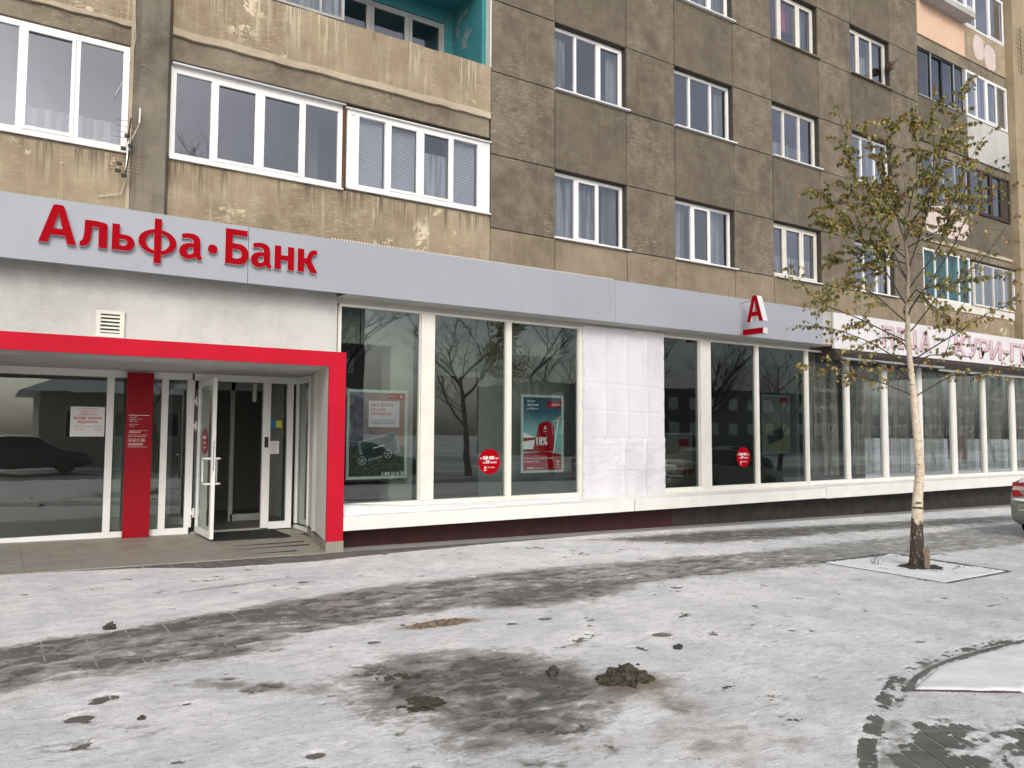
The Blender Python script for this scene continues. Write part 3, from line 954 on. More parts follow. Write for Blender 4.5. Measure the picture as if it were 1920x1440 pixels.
# floors, room backs and side walls behind the facade
m = MB()
for z in (3.75, 7.02, 9.70, 12.37, 15.0):
    m.box(BX0, BX1, F + .36, F + 5.0, z - .12, z + .12)
obj('floor_slab', m, M['room'], bld)
m = MB()
for x in (-2.0, 1.52, 4.19, 6.66, 10.4, 13.5, 16.5, 20.0, 22.6, 25.2):
    if x in (1.52, 4.19, 6.66):
        m.box(x - .08, x + .08, F + 1.4, F + 5, 3.9, 15.0)
    else:
        m.box(x - .08, x + .08, F + .36, F + 5, 3.9, 15.0)
obj('inner_wall', m, M['room'], bld)
obj('rear_wall', MB().box(BX0, BX1, F + 5.0, F + 5.2, 3.5, 16), M['room'], bld)
obj('roof', MB().box(BX0, BX1, F - .1, F + 5.3, 16.0, 16.3), M['room'], bld)

# ---- tan section, left (balconies)
def wavy_panel(x0, x1, z0, z1, y0, y1, mat, name, amp=.012, parent=None, step=.12, top=True, bottom=False):
    m = MB()
    n = max(2, int((x1 - x0) / step))
    ph = rnd.uniform(0, 50)
    for i in range(n + 1):
        x = x0 + (x1 - x0) * i / n
        w1 = amp * (2 * float(vn(np.array([x * 3 + ph]), np.array([.3]))[0]) - 1) if top else 0
        w2 = amp * (2 * float(vn(np.array([x * 5 + ph]), np.array([7.3]))[0]) - 1) if bottom else 0
        m.v += [(x, y0, z0 + w2), (x, y0, z1 + w1), (x, y1, z1 + w1), (x, y1, z0 + w2)]
    for i in range(n):
        a_, b = 4 * i, 4 * i + 4
        for k in range(4):
            k2 = (k + 1) % 4
            m.f.append((a_ + k, b + k, b + k2, a_ + k2))
    m.f += [(0, 1, 2, 3), (4 * n + 3, 4 * n + 2, 4 * n + 1, 4 * n)]
    return obj(name, m, mat, parent or bld)
# lowest parapets (above the fascia)
wavy_panel(1.76, 6.772, 4.0, 5.20, F, F + .12, M['tan'], 'parapet', .01)
wavy_panel(BX0, 1.28, 4.0, 5.14, F, F + .12, M['tan'], 'parapet', .02)
wavy_panel(BX0, 1.27, 5.13, 5.20, F + .01, F + .14, M['beam'], 'mortar_bed', .015, bottom=True)
wavy_panel(4.24, 6.76, 5.19, 5.262, F + .005, F + .13, M['beam'], 'mortar_bed', .012, bottom=True)
# beams and lips under the first balconies
obj('beam', MB().box(1.76, 6.772, F + .035, F + .3, 6.58, 6.93), M['beam'], bld, bevel=.01)
obj('beam', MB().box(BX0, 1.28, F + .035, F + .3, 6.62, 6.88), M['beam'], bld, bevel=.01)
wavy_panel(1.76, 6.772, 6.90, 7.0, F - .015, F + .2, M['lip'], 'lip', .018, bottom=True)
wavy_panel(BX0, 1.28, 6.86, 6.93, F - .01, F + .2, M['lip'], 'lip', .018, bottom=True)
wavy_panel(1.76, 6.772, 6.99, 7.80, F, F + .12, M['tan'], 'parapet', .018)
wavy_panel(BX0, 1.28, 6.92, 7.80, F, F + .12, M['tan'], 'parapet', .018)
obj('beam', MB().box(BX0, 6.772, F + .035, F + .3, 9.25, 9.62), M['beam'], bld)
wavy_panel(BX0, 6.772, 9.64, 10.5, F, F + .12, M['tan'], 'parapet', .01)
# concrete pier between the balconies
m = MB()
m.prism([(1.30, F - .0, 3.9), (1.36, F - .13, 3.9), (1.70, F - .13, 3.9), (1.755, F, 3.9), (1.755, F + .5, 3.9), (1.30, F + .5, 3.9)][::-1], (0, 0, 7))
obj('pier', m, M['pier'], bld)
wavy_panel(1.262, 1.30, 3.95, 10.5, F - .02, F + .3, M['lip'], 'render_strip', .0)
# right edge: strip between tan and brown parts
obj('render_strip', MB().box(6.745, 6.775, F - .012, F + .25, 7.79, 10.6), M['oldwhite'], bld)

# glazing 0: leftmost balcony
window(-2.4, 1.262, 5.205, 6.60, F + .04, [-1.1, .065, .67], M['pvc'], M['glass'], fw=.075, sash=(2,), sill=(.0, .0, F - .03),
       curtain=[(M['curtain'], .70, 1.0, .0, .38)], cy=.5)
# glazing A: four panes with a metal drip hood
wa = window(1.762, 4.17, 5.235, 6.50, F + .02, [2.31, 2.94, 3.575], M['pvc'], M['glass'], fw=.07, sash=(1, 2), sill=(0, .0, F - .05), head=.03)
obj('drip_hood', MB().prism([(1.762, F - .06, 6.495), (1.762, F - .06, 6.51), (1.762, F + .07, 6.575), (1.762, F + .07, 6.495)], (2.43, 0, 0)), M['alu'], wa)
# glazing B: panelled ends, blinds
wb = window(4.235, 6.765, 5.27, 6.47, F + .0, [4.40, 4.89, 5.46, 6.04, 6.56], M['pvc'], M['glass'], fw=.07, sash=(2,3), sill=(0, 0, F - .05))
obj('infill_panel', MB().box(4.29, 4.40, F + .012, F + .04, 5.33, 6.41), M['pvc'], wb)
obj('infill_panel', MB().box(6.56, 6.705, F + .012, F + .04, 5.33, 6.41), M['pvc'], wb)
obj('drip_hood', MB().prism([(4.2, F - .05, 6.47), (4.2, F - .05, 6.483), (4.2, F + .05, 6.52), (4.2, F + .05, 6.47)], (2.57, 0, 0)), M['pvc'], wb)
obj('rusty_post', MB().box(4.176, 4.205, F + .0, F + .06, 5.2, 6.53), M['rust'], bld)
for (x0, x1) in ((4.44, 4.85), (4.94, 5.41), (5.51, 5.99), (6.09, 6.52)):
    m = MB()
    tilt = .019
    z = 5.36
    top = 6.40
    while z < top:
        m.quad((x0, F + .10, z), (x1, F + .10, z), (x1, F + .112, z + tilt), (x0, F + .112, z + tilt))
        z += .026
    if x0 > 5.5 and x0 < 5.6:
        continue
    obj('blind', m, M['blindw'], wb)
obj('blind', MB().box(5.52, 5.98, F + .11, F + .115, 5.34, 6.1), M['curtain'], wb)

# loggia above (right half open, left half glazed)
wl = window(-2.4, 4.17, 7.83, 9.2, F + .03, [-1.1, .2, 1.8, 2.6, 3.16, 3.80], M['greyframe'], M['glass'], fw=.04, curtain=[(M['curtain'], .6, .99, 0, 1)], cy=.10)
obj('loggia_side_wall', MB().box(6.66, 6.744, F + .12, F + 1.25, 7.0, 9.25), M['teal'], bld)
m = MB()
m.box(4.2, 6.66, F + 1.15, F + 1.3, 7.0, 7.95).box(6.50, 6.66, F + 1.15, F + 1.3, 7.95, 9.25).box(4.2, 6.50, F + 1.15, F + 1.3, 8.99, 9.25)
obj('loggia_back_wall', m, M['teal'], bld)
obj('loggia_ceiling', MB().box(4.2, 6.66, F + .12, F + 1.15, 9.23, 9.25), M['teal'], bld)
window(4.25, 6.50, 7.95, 8.985, F + 1.17, [5.06, 5.78], M['greyframe'], M['glass'], fw=.07, sash=(0, 1, 2), sashw=.05,
       curtain=[(M['curtain2'], 0, .62, 0, .32)])
obj('inner_parapet', MB().box(4.2, 6.66, F + .121, F + .15, 7.0, 7.78), M['teal'], bld)

# ---- right balcony stack
RX0, RXM, RX1 = 20.16, 22.62, 25.02
def half(x0, x1, z0, z1, mat, name='parapet', y=F, amp=.01):
    return wavy_panel(x0, x1, z0, z1, y, y + .12, mat, name, amp)
# row 0
half(RX0, RX1, 4.0, 4.95, M['tan'])
obj('apron', MB().box(RX0, RX1, F - .02, F + .1, 4.96, 5.18), M['oldwhite'], bld)
M['tealglass'] = glass('teal_film_glass', (.30, .62, .62), 1.6)
window(RX0 + .02, RXM - .02, 5.19, 6.52, F + .02, [20.78, 21.4, 22.0], M['pvc'], M['tealglass'], fw=.05, curtain=[(CU, 0, 1, 0, 1)])
window(RXM + .02, RX1 - .02, 5.19, 6.42, F - .06, [23.15, 23.75, 24.35], M['oldwhite'], M['glass'], fw=.05, curtain=[(CG, .6, 1, 0, 1), (CU, 0, .3, 0, 1)])
obj('drip_hood', MB().box(RXM, RX1, F - .12, F + .02, 6.43, 6.46), M['black'], bld)
obj('beam', MB().box(RX0, RX1, F + .03, F + .3, 6.52, 6.70), M['beam'], bld)
half(RX0, RX1, 6.71, 6.80, M['lip'], 'lip', F - .012)
half(RX0, RXM, 6.81, 7.85, M['brown2'])
half(RXM + .03, RX1, 6.81, 7.83, M['brown2'])
# pink filler patch
m = MB()
pp = [(20.35, 7.0), (20.3, 7.35), (20.55, 7.66), (21.1, 7.77), (22.1, 7.77), (22.5, 7.6), (22.55, 7.2), (22.3, 6.98), (21.5, 6.93), (21.1, 6.99), (20.7, 6.95)]
m.prism([(x, F - .006, z) for x, z in pp], (0, .008, 0))
obj('filler_patch', m, M['pinkpatch'], bld)
# row 1
window(RX0 + .02, RXM - .02, 7.87, 9.12, F + .03, [20.8, 21.35, 21.95], M['alu'], M['greyglass'], fw=.03)
window(RXM + .02, RX1 - .02, 7.86, 9.18, F - .02, [23.25, 23.85, 24.45], M['darkwood'], M['greyglass'], fw=.05, sash=(1, 2))
obj('beam', MB().box(RX0, RX1, F + .03, F + .3, 9.18, 9.40), M['beam'], bld)
half(RX0, RXM, 9.42, 10.62, M['brown2'])
half(RXM + .01, RX1, 9.42, 10.60, M['greywhite'], y=F - .02)
# row 2
window(RX0 + .02, RXM - .05, 10.66, 11.95, F + .02, [20.8, 21.4, 22.0], M['black'], M['greyglass'], fw=.028, sash=(1,))
for x in (20.8, 22.0, 22.5):
    obj('glazing_bar', MB().box(x - .018, x + .018, F + .0, F + .02, 10.676, 11.95), M['alu'], bld)
obj('glazing_bar', MB().box(RX0 + .02, RXM - .05, F, F + .02, 10.645, 10.675), M['alu'], bld)
window(RXM, RX1 - .02, 10.64, 11.98, F - .02, [23.2, 23.75, 24.35], M['pvc'], M['glass'], fw=.07, sash=(2,), curtain=[(CU, 0, .45, 0, 1), (CG, .8, 1, 0, 1)])
obj('beam', MB().box(RX0, RX1, F + .03, F + .3, 12.0, 12.32), M['beam'], bld)
half(RX0, RXM, 12.33, 13.30, M['peach'], y=F - .01)
half(RXM + .01, RX1, 12.33, 13.28, M['tan'])
for (cx_, cz_, ca_, cb_) in ((23.42, 12.83, .30, .36), (24.08, 12.70, .34, .37)):
    mm = MB()
    pts = []
    for k in range(14):
        tt = 2 * math.pi * k / 14
        rr = 1 / (abs(math.cos(tt)) ** 3.2 + abs(math.sin(tt)) ** 3.2) ** (1 / 3.2) * (1 + .05 * math.sin(5 * tt + cx_))
        pts.append((cx_ + ca_ * rr * math.cos(tt), F - .008, cz_ + cb_ * rr * math.sin(tt)))
    mm.prism(pts, (0, .01, 0))
    obj('filler_patch', mm, M['pinkpatch'], bld)
# row 3: box bay at left, plain glazing at right
obj('bay_floor', MB().box(RX0 + .1, RXM - .06, F - .36, F, 13.28, 13.44), M['greywhite'], bld)
window(RX0 + .1, RXM - .06, 13.45, 14.8, F - .34, [20.85, 21.45, 22.05], M['pvc'], M['glass'], fw=.06, sash=(1, 3), curtain=[(CU, 0, 1, 0, 1)])
obj('bay_side', MB().box(RXM - .10, RXM - .07, F - .27, F, 13.5, 14.8), M['pvc'], bld)
window(RXM, RX1 - .02, 13.30, 14.7, F + .0, [23.3, 24.1], M['pvc'], M['glass'], fw=.06, sash=(0, 2))
# pilaster on the far right
obj('pilaster', MB().box(RX1 + .01, 25.95, F - .22, F + .4, 3.9, 16), M['pilaster'], bld)
obj('wall_panel', MB().box(25.96, BX1, F, F + .2, 3.9, 16), M['brown'], bld)

# ------------------------------------------------------------------ ground floor: wall, portal, shop windows
# plaster wall over the entrance
obj('plaster_wall', MB().box(BX0, 4.13, F, F + .2, 2.5, 3.66), M['plaster'], bld)
# portal
pt = empty('entrance_portal', (2, 10.7, gz(2)), bld)
m = MB()
m.box(BX0, 4.15, 10.66, 10.70, 2.525, 2.735).box(3.905, 4.15, 10.6601, 10.70, .04, 2.525)
obj('red_frame', m, M['red'], pt)
obj('portal_top', MB().box(BX0, 4.149, 10.70, F + .2, 2.715, 2.732), M['cream'], pt)
obj('soffit', MB().prism([(BX0, 10.7, 2.53), (BX0, 13.6, 2.53), (4.6, 13.6, 2.53), (4.6, 12.0, 2.53), (4.149, 11.0, 2.53), (4.149, 10.7, 2.53)], (0, 0, .07)), M['plaster'], pt)
zb = gz(4) - .02
m = MB()
m.prism([(3.907, 10.701, .05), (4.149, 10.701, .05), (4.149, 12.0, .05), (4.55, 12.0, .05), (4.55, 12.74, .05), (4.345, 12.74, .05)][::-1], (0, 0, 2.478))
obj('portal_leg', m, M['cream'], pt)
m = MB()
m.prism([(3.895, 10.65, zb), (4.155, 10.65, zb), (4.155, 12.0, zb), (4.56, 12.0, zb), (4.56, 12.75, zb), (4.335, 12.75, zb)][::-1], (0, 0, .05 - zb))
obj('skirting_tile', m, M['tile'], pt)

# entrance floor
fl = empty('entrance_floor', (2, 12, gz(2)))
fl['kind'] = 'structure'
m = MB()
m.v = [(BX0, 10.62, gz(BX0) - .01), (4.6, 10.56, gz(4.6) - .01), (4.6, 13.7, gz(4.6) - .01), (BX0, 13.7, gz(BX0) - .01)]
m.f = [(0, 1, 2, 3)]
obj('floor_bed', m, M['grout'], fl)
tile_me = slab_mesh(.1485, .1485, M['tile'], .02)[0]
for i in range(-4, 16):
    for j in range(10):
        x, y = .04 + .3 * i + .15 - .02, 10.70 + .3 * j + .0
        if x > 4.45 - (13.4 - y) * .16:
            continue
        o = bpy.data.objects.new('floor_tile', tile_me)
        COL.objects.link(o)
        o.parent = fl
        o.location = Vector((x, y, gz(x) + .012 + rnd.uniform(0, .0012))) - fl.location
        o.rotation_euler = (0, .0155, 0)
# anti slip strips
for (a_, b, yy) in ((2.9, 3.95, 11.72), (2.85, 3.9, 11.36), (2.9, 3.55, 10.85)):
    obj('metal_strip', MB().box(a_, b, yy, yy + .022, gz(3.4) + .010, gz(3.4) + .022), M['black'], fl)

# entrance glazing wall at y=13.45
EY = 13.45
zf = gz(2) + .02
eg = empty('entrance_glazing', (2, EY, zf), bld)
def eframe(rects, name='frame', mat=M['pvc'], par=None, y0=EY, y1=EY + .07):
    m = MB()
    for i, (x0, x1, z0, z1) in enumerate(rects):
        m.box(x0, x1, y0 + .0005 * (i % 3), y1, z0, z1)
    return obj(name, m, mat, par or eg, bevel=.004)
H1 = 2.53
eframe([(BX0, 2.62, 2.42, H1), (BX0, 2.62, zf - .02, .045), (1.385, 1.485, .045, 2.42), (2.165, 2.265, .045, 2.42), (2.55, 2.66, .045, 2.42), (-1.6, -1.5, .045, 2.42)])
eframe([(2.66, 4.36, 2.42, H1), (3.77, 3.90, zf, 2.42), (4.19, 4.29, zf - .02, 2.42), (3.90, 4.19, zf - .02, .06)])
for (x0, x1) in ((-5.9, -1.6), (-1.5, 1.385), (1.485, 2.165), (2.265, 2.55)):
    obj('pane', MB().box(x0 - .01, x1 + .01, EY + .03, EY + .037, .04, 2.43), M['shopglass'], eg)
obj('pane', MB().box(3.89, 4.20, EY + .03, EY + .037, .05, 2.43), M['shopglass'], eg)
obj('backing_panel', MB().box(1.486, 2.164, EY + .12, EY + .14, .05, 2.42), M['partition'], eg)
# side glazing, from (4.29,13.45) to (4.345,12.74)
sg = MB()
def sbox(m, x, y0, y1, z0, z1, d=.06):
    m.box(x, x + d, y0, y1, z0, z1)
m = MB()
sbox(m, 4.33, 12.745, 13.45, .045 - .02 + gz(4.3), .06 + gz(4.3) + .03)
sbox(m, 4.33, 12.745, 13.45, 2.42, H1)
sbox(m, 4.3301, 12.745, 12.80, .02, 2.42)
sbox(m, 4.3301, 13.37, 13.449, .02, 2.42)
obj('frame', m, M['pvc'], eg, bevel=.004)
obj('pane', MB().box(4.355, 4.362, 12.79, 13.38, .03, 2.43), M['shopglass'], eg)
obj('threshold', MB().box(2.66, 3.77, EY + .0, EY + .07, zf - .03, zf + .012), M['alu'], eg)

# the open door leaf, hinged at x=2.70, perpendicular to the wall
dr = empty('door', (2.70, EY, zf), bld)
dr['label'] = 'white framed glass entrance door standing open'
DX = 2.70
m = MB()
y0, y1 = 12.30, 13.40
z0, z1 = zf + .02, 2.40
m.box(DX, DX + .055, y0, y1, z0, z0 + .10).box(DX, DX + .055, y0, y1, z1 - .10, z1)
m.box(DX + .0005, DX + .055, y0, y0 + .09, z0 + .1, z1 - .1).box(DX + .0005, DX + .055, y1 - .09, y1, z0 + .1, z1 - .1)
obj('leaf_frame', m, M['pvc'], dr, bevel=.005)
obj('pane', MB().box(DX + .022, DX + .03, y0 + .08, y1 - .08, z0 + .09, z1 - .09), M['shopglass'], dr)
obj('lock_plate', MB().box(DX + .015, DX + .035, y0 - .003, y0, 1.0, 1.45), M['steel'], dr)
for s_ in (-1, 1):
    xx = DX + (.055 if s_ > 0 else 0)
    xo = xx + s_ * .075
    yh = y0 + .05
    m = MB()
    m.tube([(xx, yh, .78), (xo, yh, .78), (xo, yh, .80)], .016, 8)
    m.tube([(xx, yh, 1.20), (xo, yh, 1.20), (xo, yh, 1.18)], .016, 8)
    yo = yh + .22
    m = MB()
    m.tube([(xx, yh, .80), (xo, yh, .80), (xo, yo - .03, .80), (xo, yo, .83), (xo, yo, 1.15), (xo, yo - .03, 1.18), (xo, yh, 1.18), (xx, yh, 1.18)], .016, 10)
    obj('handle', m, M['pvc'], dr, smooth=True)
for zc in (.28, 1.68, 2.08):
    m = MB()
    m.box(2.62, 2.70, EY - .028, EY, zc - .03, zc + .03)
    m.tube([(2.685, EY - .03, zc - .075), (2.685, EY - .03, zc + .075)], .016, 8)
    obj('hinge', m, M['pvc'], dr)
obj('door_closer', MB().box(3.60, 3.66, EY + .04, EY + .10, 2.1, 2.40), M['steel'], dr)
obj('doorstop', MB().tube([(DX + .08, 12.42, zf), (DX + .08, 12.42, zf + .12)], .010, 6), M['black'], dr)

# bank interior
m = MB()
zr = zf - .01
obj('shop_floor', MB().box(BX0, 26.8, 13.53, 17.0, zr - .1, zr), M['roomfloor'], bld)
obj('shop_floor', MB().box(4.6, 26.8, F + .2, 13.53, zr + .25, zr + .35), M['roomfloor'], bld)
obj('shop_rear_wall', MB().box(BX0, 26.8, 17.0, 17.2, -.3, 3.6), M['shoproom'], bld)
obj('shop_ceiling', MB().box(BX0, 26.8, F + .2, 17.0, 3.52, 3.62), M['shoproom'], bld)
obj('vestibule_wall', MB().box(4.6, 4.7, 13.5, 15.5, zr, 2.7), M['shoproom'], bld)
m = MB()
for x in (2.55, 3.0, 3.62, 4.2):
    m.box(x - .035, x + .035, 14.9, 14.96, zr, 2.5)
m.box(2.5, 4.3, 14.9, 14.96, 2.35, 2.5).box(2.5, 3.0, 14.9, 14.96, zr, zr + .12).box(3.62, 4.3, 14.9, 14.96, zr, zr + .12)
obj('inner_door_frame', m, M['greyframe'], bld)
obj('shop_divider', MB().box(10.7, 10.8, F + .2, 17.0, 0, 3.5), M['room'], bld)
obj('shop_divider', MB().box(15.05, 15.15, F + .2, 17.0, 0, 3.5), M['room'], bld)
obj('interior_partition', MB().box(5.9, 10.6, 12.0, 12.08, zr + .3, 3.45), M['partition'], bld)
obj('interior_column', MB().box(5.25, 5.66, 11.55, 11.9, zr + .3, 3.5), M['room'], bld)
obj('cabinet', MB().box(5.8, 6.95, 11.62, 11.72, zr + .3, 2.55), M['plinth'], bld)
for (a_, b) in ((4.25, 4.62), (4.64, 5.2), (7.3, 7.78), (7.8, 8.5)):
    obj('roller_blind', MB().box(a_, b, F + .32, F + .325, 2.95, 3.48), M['partition'], bld)

# shop window fronts
SY = F + .03
def shopfront(x0, x1, mulls, gl, mat, zb_=.43, zt=3.50, fw=.055, name='shop_window', wide=()):
    """mulls: list of (a,b) solid posts"""
    m = MB()
    m.box(x0, x1, SY - .03, SY + .09, zb_, .535).box(x0, x1, SY - .02, SY + .09, 3.465, zt)
    edges = [(x0, x0 + .03)] + list(mulls) + [(x1 - .03, x1)]
    for (a_, b) in edges:
        yy = SY - (.045 if (b - a_) > .2 else .025)
        m.box(a_, b, yy, SY + .09, .535, 3.465)
        m.box(a_ - .012, a_, SY - .005, SY + .05, .535, 3.465)
        m.box(b, b + .012, SY - .005, SY + .05, .535, 3.465)
    sw = obj(name, m, mat, bld, bevel=.003)
    for (p_, q) in zip(edges[:-1], edges[1:]):
        obj('pane', MB().box(p_[1] - .004, q[0] + .004, SY + .03, SY + .038, .53, 3.47), gl, sw)
    return sw
s1 = shopfront(4.17, 8.72, [(5.52, 5.755), (7.135, 7.23)], M['shopglass'], M['cream'])
s2 = shopfront(10.74, 15.20, [(11.76, 12.06), (13.47, 13.56)], M['darkglass'], M['cream'])
obj('blank_wall', MB().box(8.72, 10.74, F - .005, F + .15, .43, 3.50), M['cream'], bld)
s3 = shopfront(15.22, 26.9, [(16.68, 16.79), (18.2, 18.36), (19.78, 19.93), (21.42, 21.60), (23.06, 23.2), (24.72, 24.9), (26.3, 26.42)], M['pubglass'], M['cream2'])
for (a_, b) in ((15.3, 16.66), (16.82, 18.15), (18.4, 19.75), (19.95, 21.4), (21.65, 23.03), (23.25, 24.7), (24.95, 26.25)):
    m = MB()
    n = int((b - a_) / .03)
    for i in range(n + 1):
        xx = a_ + (b - a_) * i / n
        yy = SY + .22 + .03 * math.sin(i * 1.3 + a_) + .015 * math.sin(i * .45)
        m.v += [(xx, yy, .62), (xx, yy, 3.45)]
    m.f = [(2 * i, 2 * i + 2, 2 * i + 3, 2 * i + 1) for i in range(n)]
    obj('curtain', m, M['lace'], s3, smooth=True)
obj('red_cloth', MB().box(22.0, 22.9, SY + .4, SY + .45, .9, 1.6), M['pinkcurt'], s3)

# ledge and plinth
lg = obj('ledge', MB().prism([(4.152, 10.65, .185), (4.152, 10.65, .385), (4.152, F - .006, .445), (4.152, F - .006, .185)], (5.51, 0, 0)), M['cream2'], bld, bevel=.006)
obj('ledge', MB().prism([(9.69, 10.65, .185), (9.69, 10.65, .39), (9.69, F - .006, .445), (9.69, F - .006, .185)], (5.60, 0, 0)), M['cream2'], bld, bevel=.006)
obj('ledge', MB().prism([(15.30, 10.63, .175), (15.30, 10.63, .43), (15.30, F - .006, .46), (15.30, F - .006, .175)], (11.6, 0, 0)), M['cream2'], bld, bevel=.006)
obj('plinth', MB().box(4.2, 8.2, F + .05, F + .2, -.8, .19), M['plinthred'], bld)
obj('plinth', MB().box(8.2, 11.0, F + .051, F + .2, -.8, .19), M['plinthred'], bld)
obj('plinth', MB().box(11.0, 26.9, F + .052, F + .2, -.9, .18), M['plinth'], bld)
# snow on the ledge
m = MB()
n = 130
for i in range(n + 1):
    x = 4.18 + (8.6 - 4.18) * i / n
    w1 = .5 + .5 * float(vn(np.array([x * 2.1]), np.array([3.3]))[0])
    th = .020 * w1 * (1 - .6 * (i / n)) + .004
    fr = 10.665 + .06 * float(vn(np.array([x * 6]), np.array([1.3]))[0]) + .10 * (i / n)
    s0 = .385 + (fr - 10.65) / .344 * .06
    rise = .085 * max(0, 1 - (x - 4.18) / 1.2)
    m.v += [(x, fr, s0 + .001), (x, fr + .01, s0 + th), (x, F - .04, .44 + th + rise * .6), (x, F + .0, .446 + th + rise), (x, F - .0, .40)]
for i in range(n):
    a_, b = 5 * i, 5 * i + 5
    for k in range(5):
        m.f.append((a_ + k, b + k, b + (k + 1) % 5, a_ + (k + 1) % 5))
o = obj('snow_strip', m, M['snow'], smooth=True)
tag(o, 'thin strip of snow lying on the ledge under the bank windows', 'snow')

# header soffit under the fascia
obj('soffit', MB().box(4.13, 15.62, 10.68, F + .2, 3.575, 3.60), M['soffit'], bld)
obj('header', MB().box(4.13, 15.3, F - .004, F + .12, 3.50, 3.575), M['soffit'], bld)
# fascia panels
for (a_, b) in ((BX0, 2.732), (2.738, 9.222), (9.228, 15.30)):
    obj('fascia_panel', MB().box(a_, b, 10.65, 10.68, 3.585, 4.355), M['fascia'], bld, bevel=.004)
obj('fascia_top', MB().box(BX0, 15.3, 10.68, F, 4.33, 4.352), M['fascia'], bld)
m = MB()
x = 3.9
while x < 9.2:
    m.box(x, x + .02, 10.655, 10.66, 4.355, 4.375)
    x += .045
obj('snow_comb', m, M['oldwhite'], bld)
obj('fascia_end', MB().box(15.30, 15.62, 10.655, 10.69, 3.60, 4.33), M['greywhite'], bld)

# ------------------------------------------------------------------ signs
sg = empty('bank_sign', (2.0, 10.6, 3.71))
tag(sg, 'large red raised letters of the bank name on the grey fascia', 'sign')
letters = [('А', .31, .70, 3.81, 4.275), ('л', .735, 1.03, 3.815, 4.14), ('ь', 1.08, 1.335, 3.815, 4.14), ('ф', 1.375, 1.82, 3.705, 4.275), ('а', 1.85, 2.12, 3.81, 4.145),
           ('Б', 2.42, 2.725, 3.81, 4.28), ('а', 2.75, 3.02, 3.81, 4.145), ('н', 3.07, 3.34, 3.815, 4.14), ('к', 3.39, 3.665, 3.815, 4.14)]
def two_tone(name, m, parent, front, side, thr=-.9, axis=1):
    me_o = obj(name, m, front, parent, mats=[front, side])
    me = me_o.data
    for p_ in me.polygons:
        p_.material_index = 0 if abs(p_.normal[axis]) > .9 else 1
    return me_o
for ch, x0, x1, z0, z1 in letters:
    two_tone('letter', outline_mb(GL[ch], x0, x1, z0, z1, 10.64, .05), sg, M['redsign'], M['signside'])
two_tone('dot', MB().disc((2.262, 10.59, 3.975), .062, 'y', .05), sg, M['redsign'], M['signside'], thr=-.9)

bs = empty('blade_sign', (12.55, 10.3, 3.56))
tag(bs, 'small red and white letter sign with a bar, standing out from the fascia on brackets', 'sign')
# letter A facing -X : local u = street-ward (toward -Y)
def blade(m_, x):
    r = MB()
    for v in m_.v:
        r.v.append((x + (v[1]), 10.43 - v[0], v[2]))
    r.f = m_.f
    return r
bA = outline_mb(GL['А'], 0, .40, 3.82, 4.345, 0, -.15)
o = obj('letter', blade(bA, 12.5), None, bs, mats=[M['redsign'], M['signside']])
for p_ in o.data.polygons:
    p_.material_index = 0 if abs(p_.normal[0]) > .95 else 1
o = obj('bar', MB().box(12.5, 12.64, 10.03, 10.53, 3.57, 3.685), None, bs, mats=[M['redsign'], M['signside']])
for p_ in o.data.polygons:
    p_.material_index = 0 if p_.normal[0] < -.9 else 1
m = MB().tube([(12.55, 10.65, 4.24), (12.55, 10.26, 4.26)], .008, 6).tube([(12.55, 10.65, 3.625), (12.55, 10.5, 3.63)], .008, 6)
m.tube([(12.55, 10.42, 3.68), (12.55, 10.40, 3.83)], .005, 5).tube([(12.55, 10.10, 3.68), (12.55, 10.10, 3.83)], .005, 5)
obj('bracket', m, M['steel'], bs)

ps = empty('grill_bar_sign', (21, 10.6, 3.5))
tag(ps, 'long white sign board with faded pink letters above the curtained windows, behind the birch', 'sign')
obj('board', MB().box(15.66, 26.9, 10.62, 10.68, 3.52, 4.34), M['pubboard'], ps, bevel=.006)
pl = [('П', 17.56, 18.03), ('І', 18.17, 18.42), ('Ц', 18.49, 19.06), ('А', 19.14, 19.70), ('К', 20.82, 21.42), ('У', 21.48, 22.04), ('Р', 22.10, 22.62), ('И', 22.68, 23.30), ('-', 23.40, 23.76), ('Г', 23.84, 24.36), ('Р', 24.42, 24.95), ('И', 25.05, 25.65), ('Л', 25.75, 26.3), ('Ь', 26.36, 26.85)]
for ch, x0, x1 in pl:
    zz0, zz1 = (3.68, 4.20) if ch != '-' else (3.88, 3.97)
    if ch == 'Ц':
        zz0 = 3.62
    obj('letter_shadow', text_mb(ch, x0 + .03, x1 + .035, zz0 - .035, zz1 - .025, 10.617, .004, bold=.03), M['drop_shadow'], ps)  # drop shadow as colour: dark letter copies set right and down behind
    obj('letter', text_mb(ch, x0, x1, zz0, zz1, 10.61, .006, bold=.025), M['pinkletter'], ps)
aw = obj('awning', MB().prism([(15.7, 10.64, 3.515), (15.7, 10.60, 3.42), (15.7, 10.66, 3.30), (15.7, 10.95, 3.30), (15.7, 10.99, 3.515)], (11.2, 0, 0)), M['awning'])
tag(aw, 'dark brown rolled awning box under the white grill bar sign', 'awning')
o = obj('white_rail', MB().box(15.9, 20.2, 10.56, 10.60, 3.285, 3.33), M['alu'], aw)
o = obj('white_rail', MB().box(20.3, 26.8, 10.74, 10.78, 3.24, 3.30), M['oldwhite'], aw)

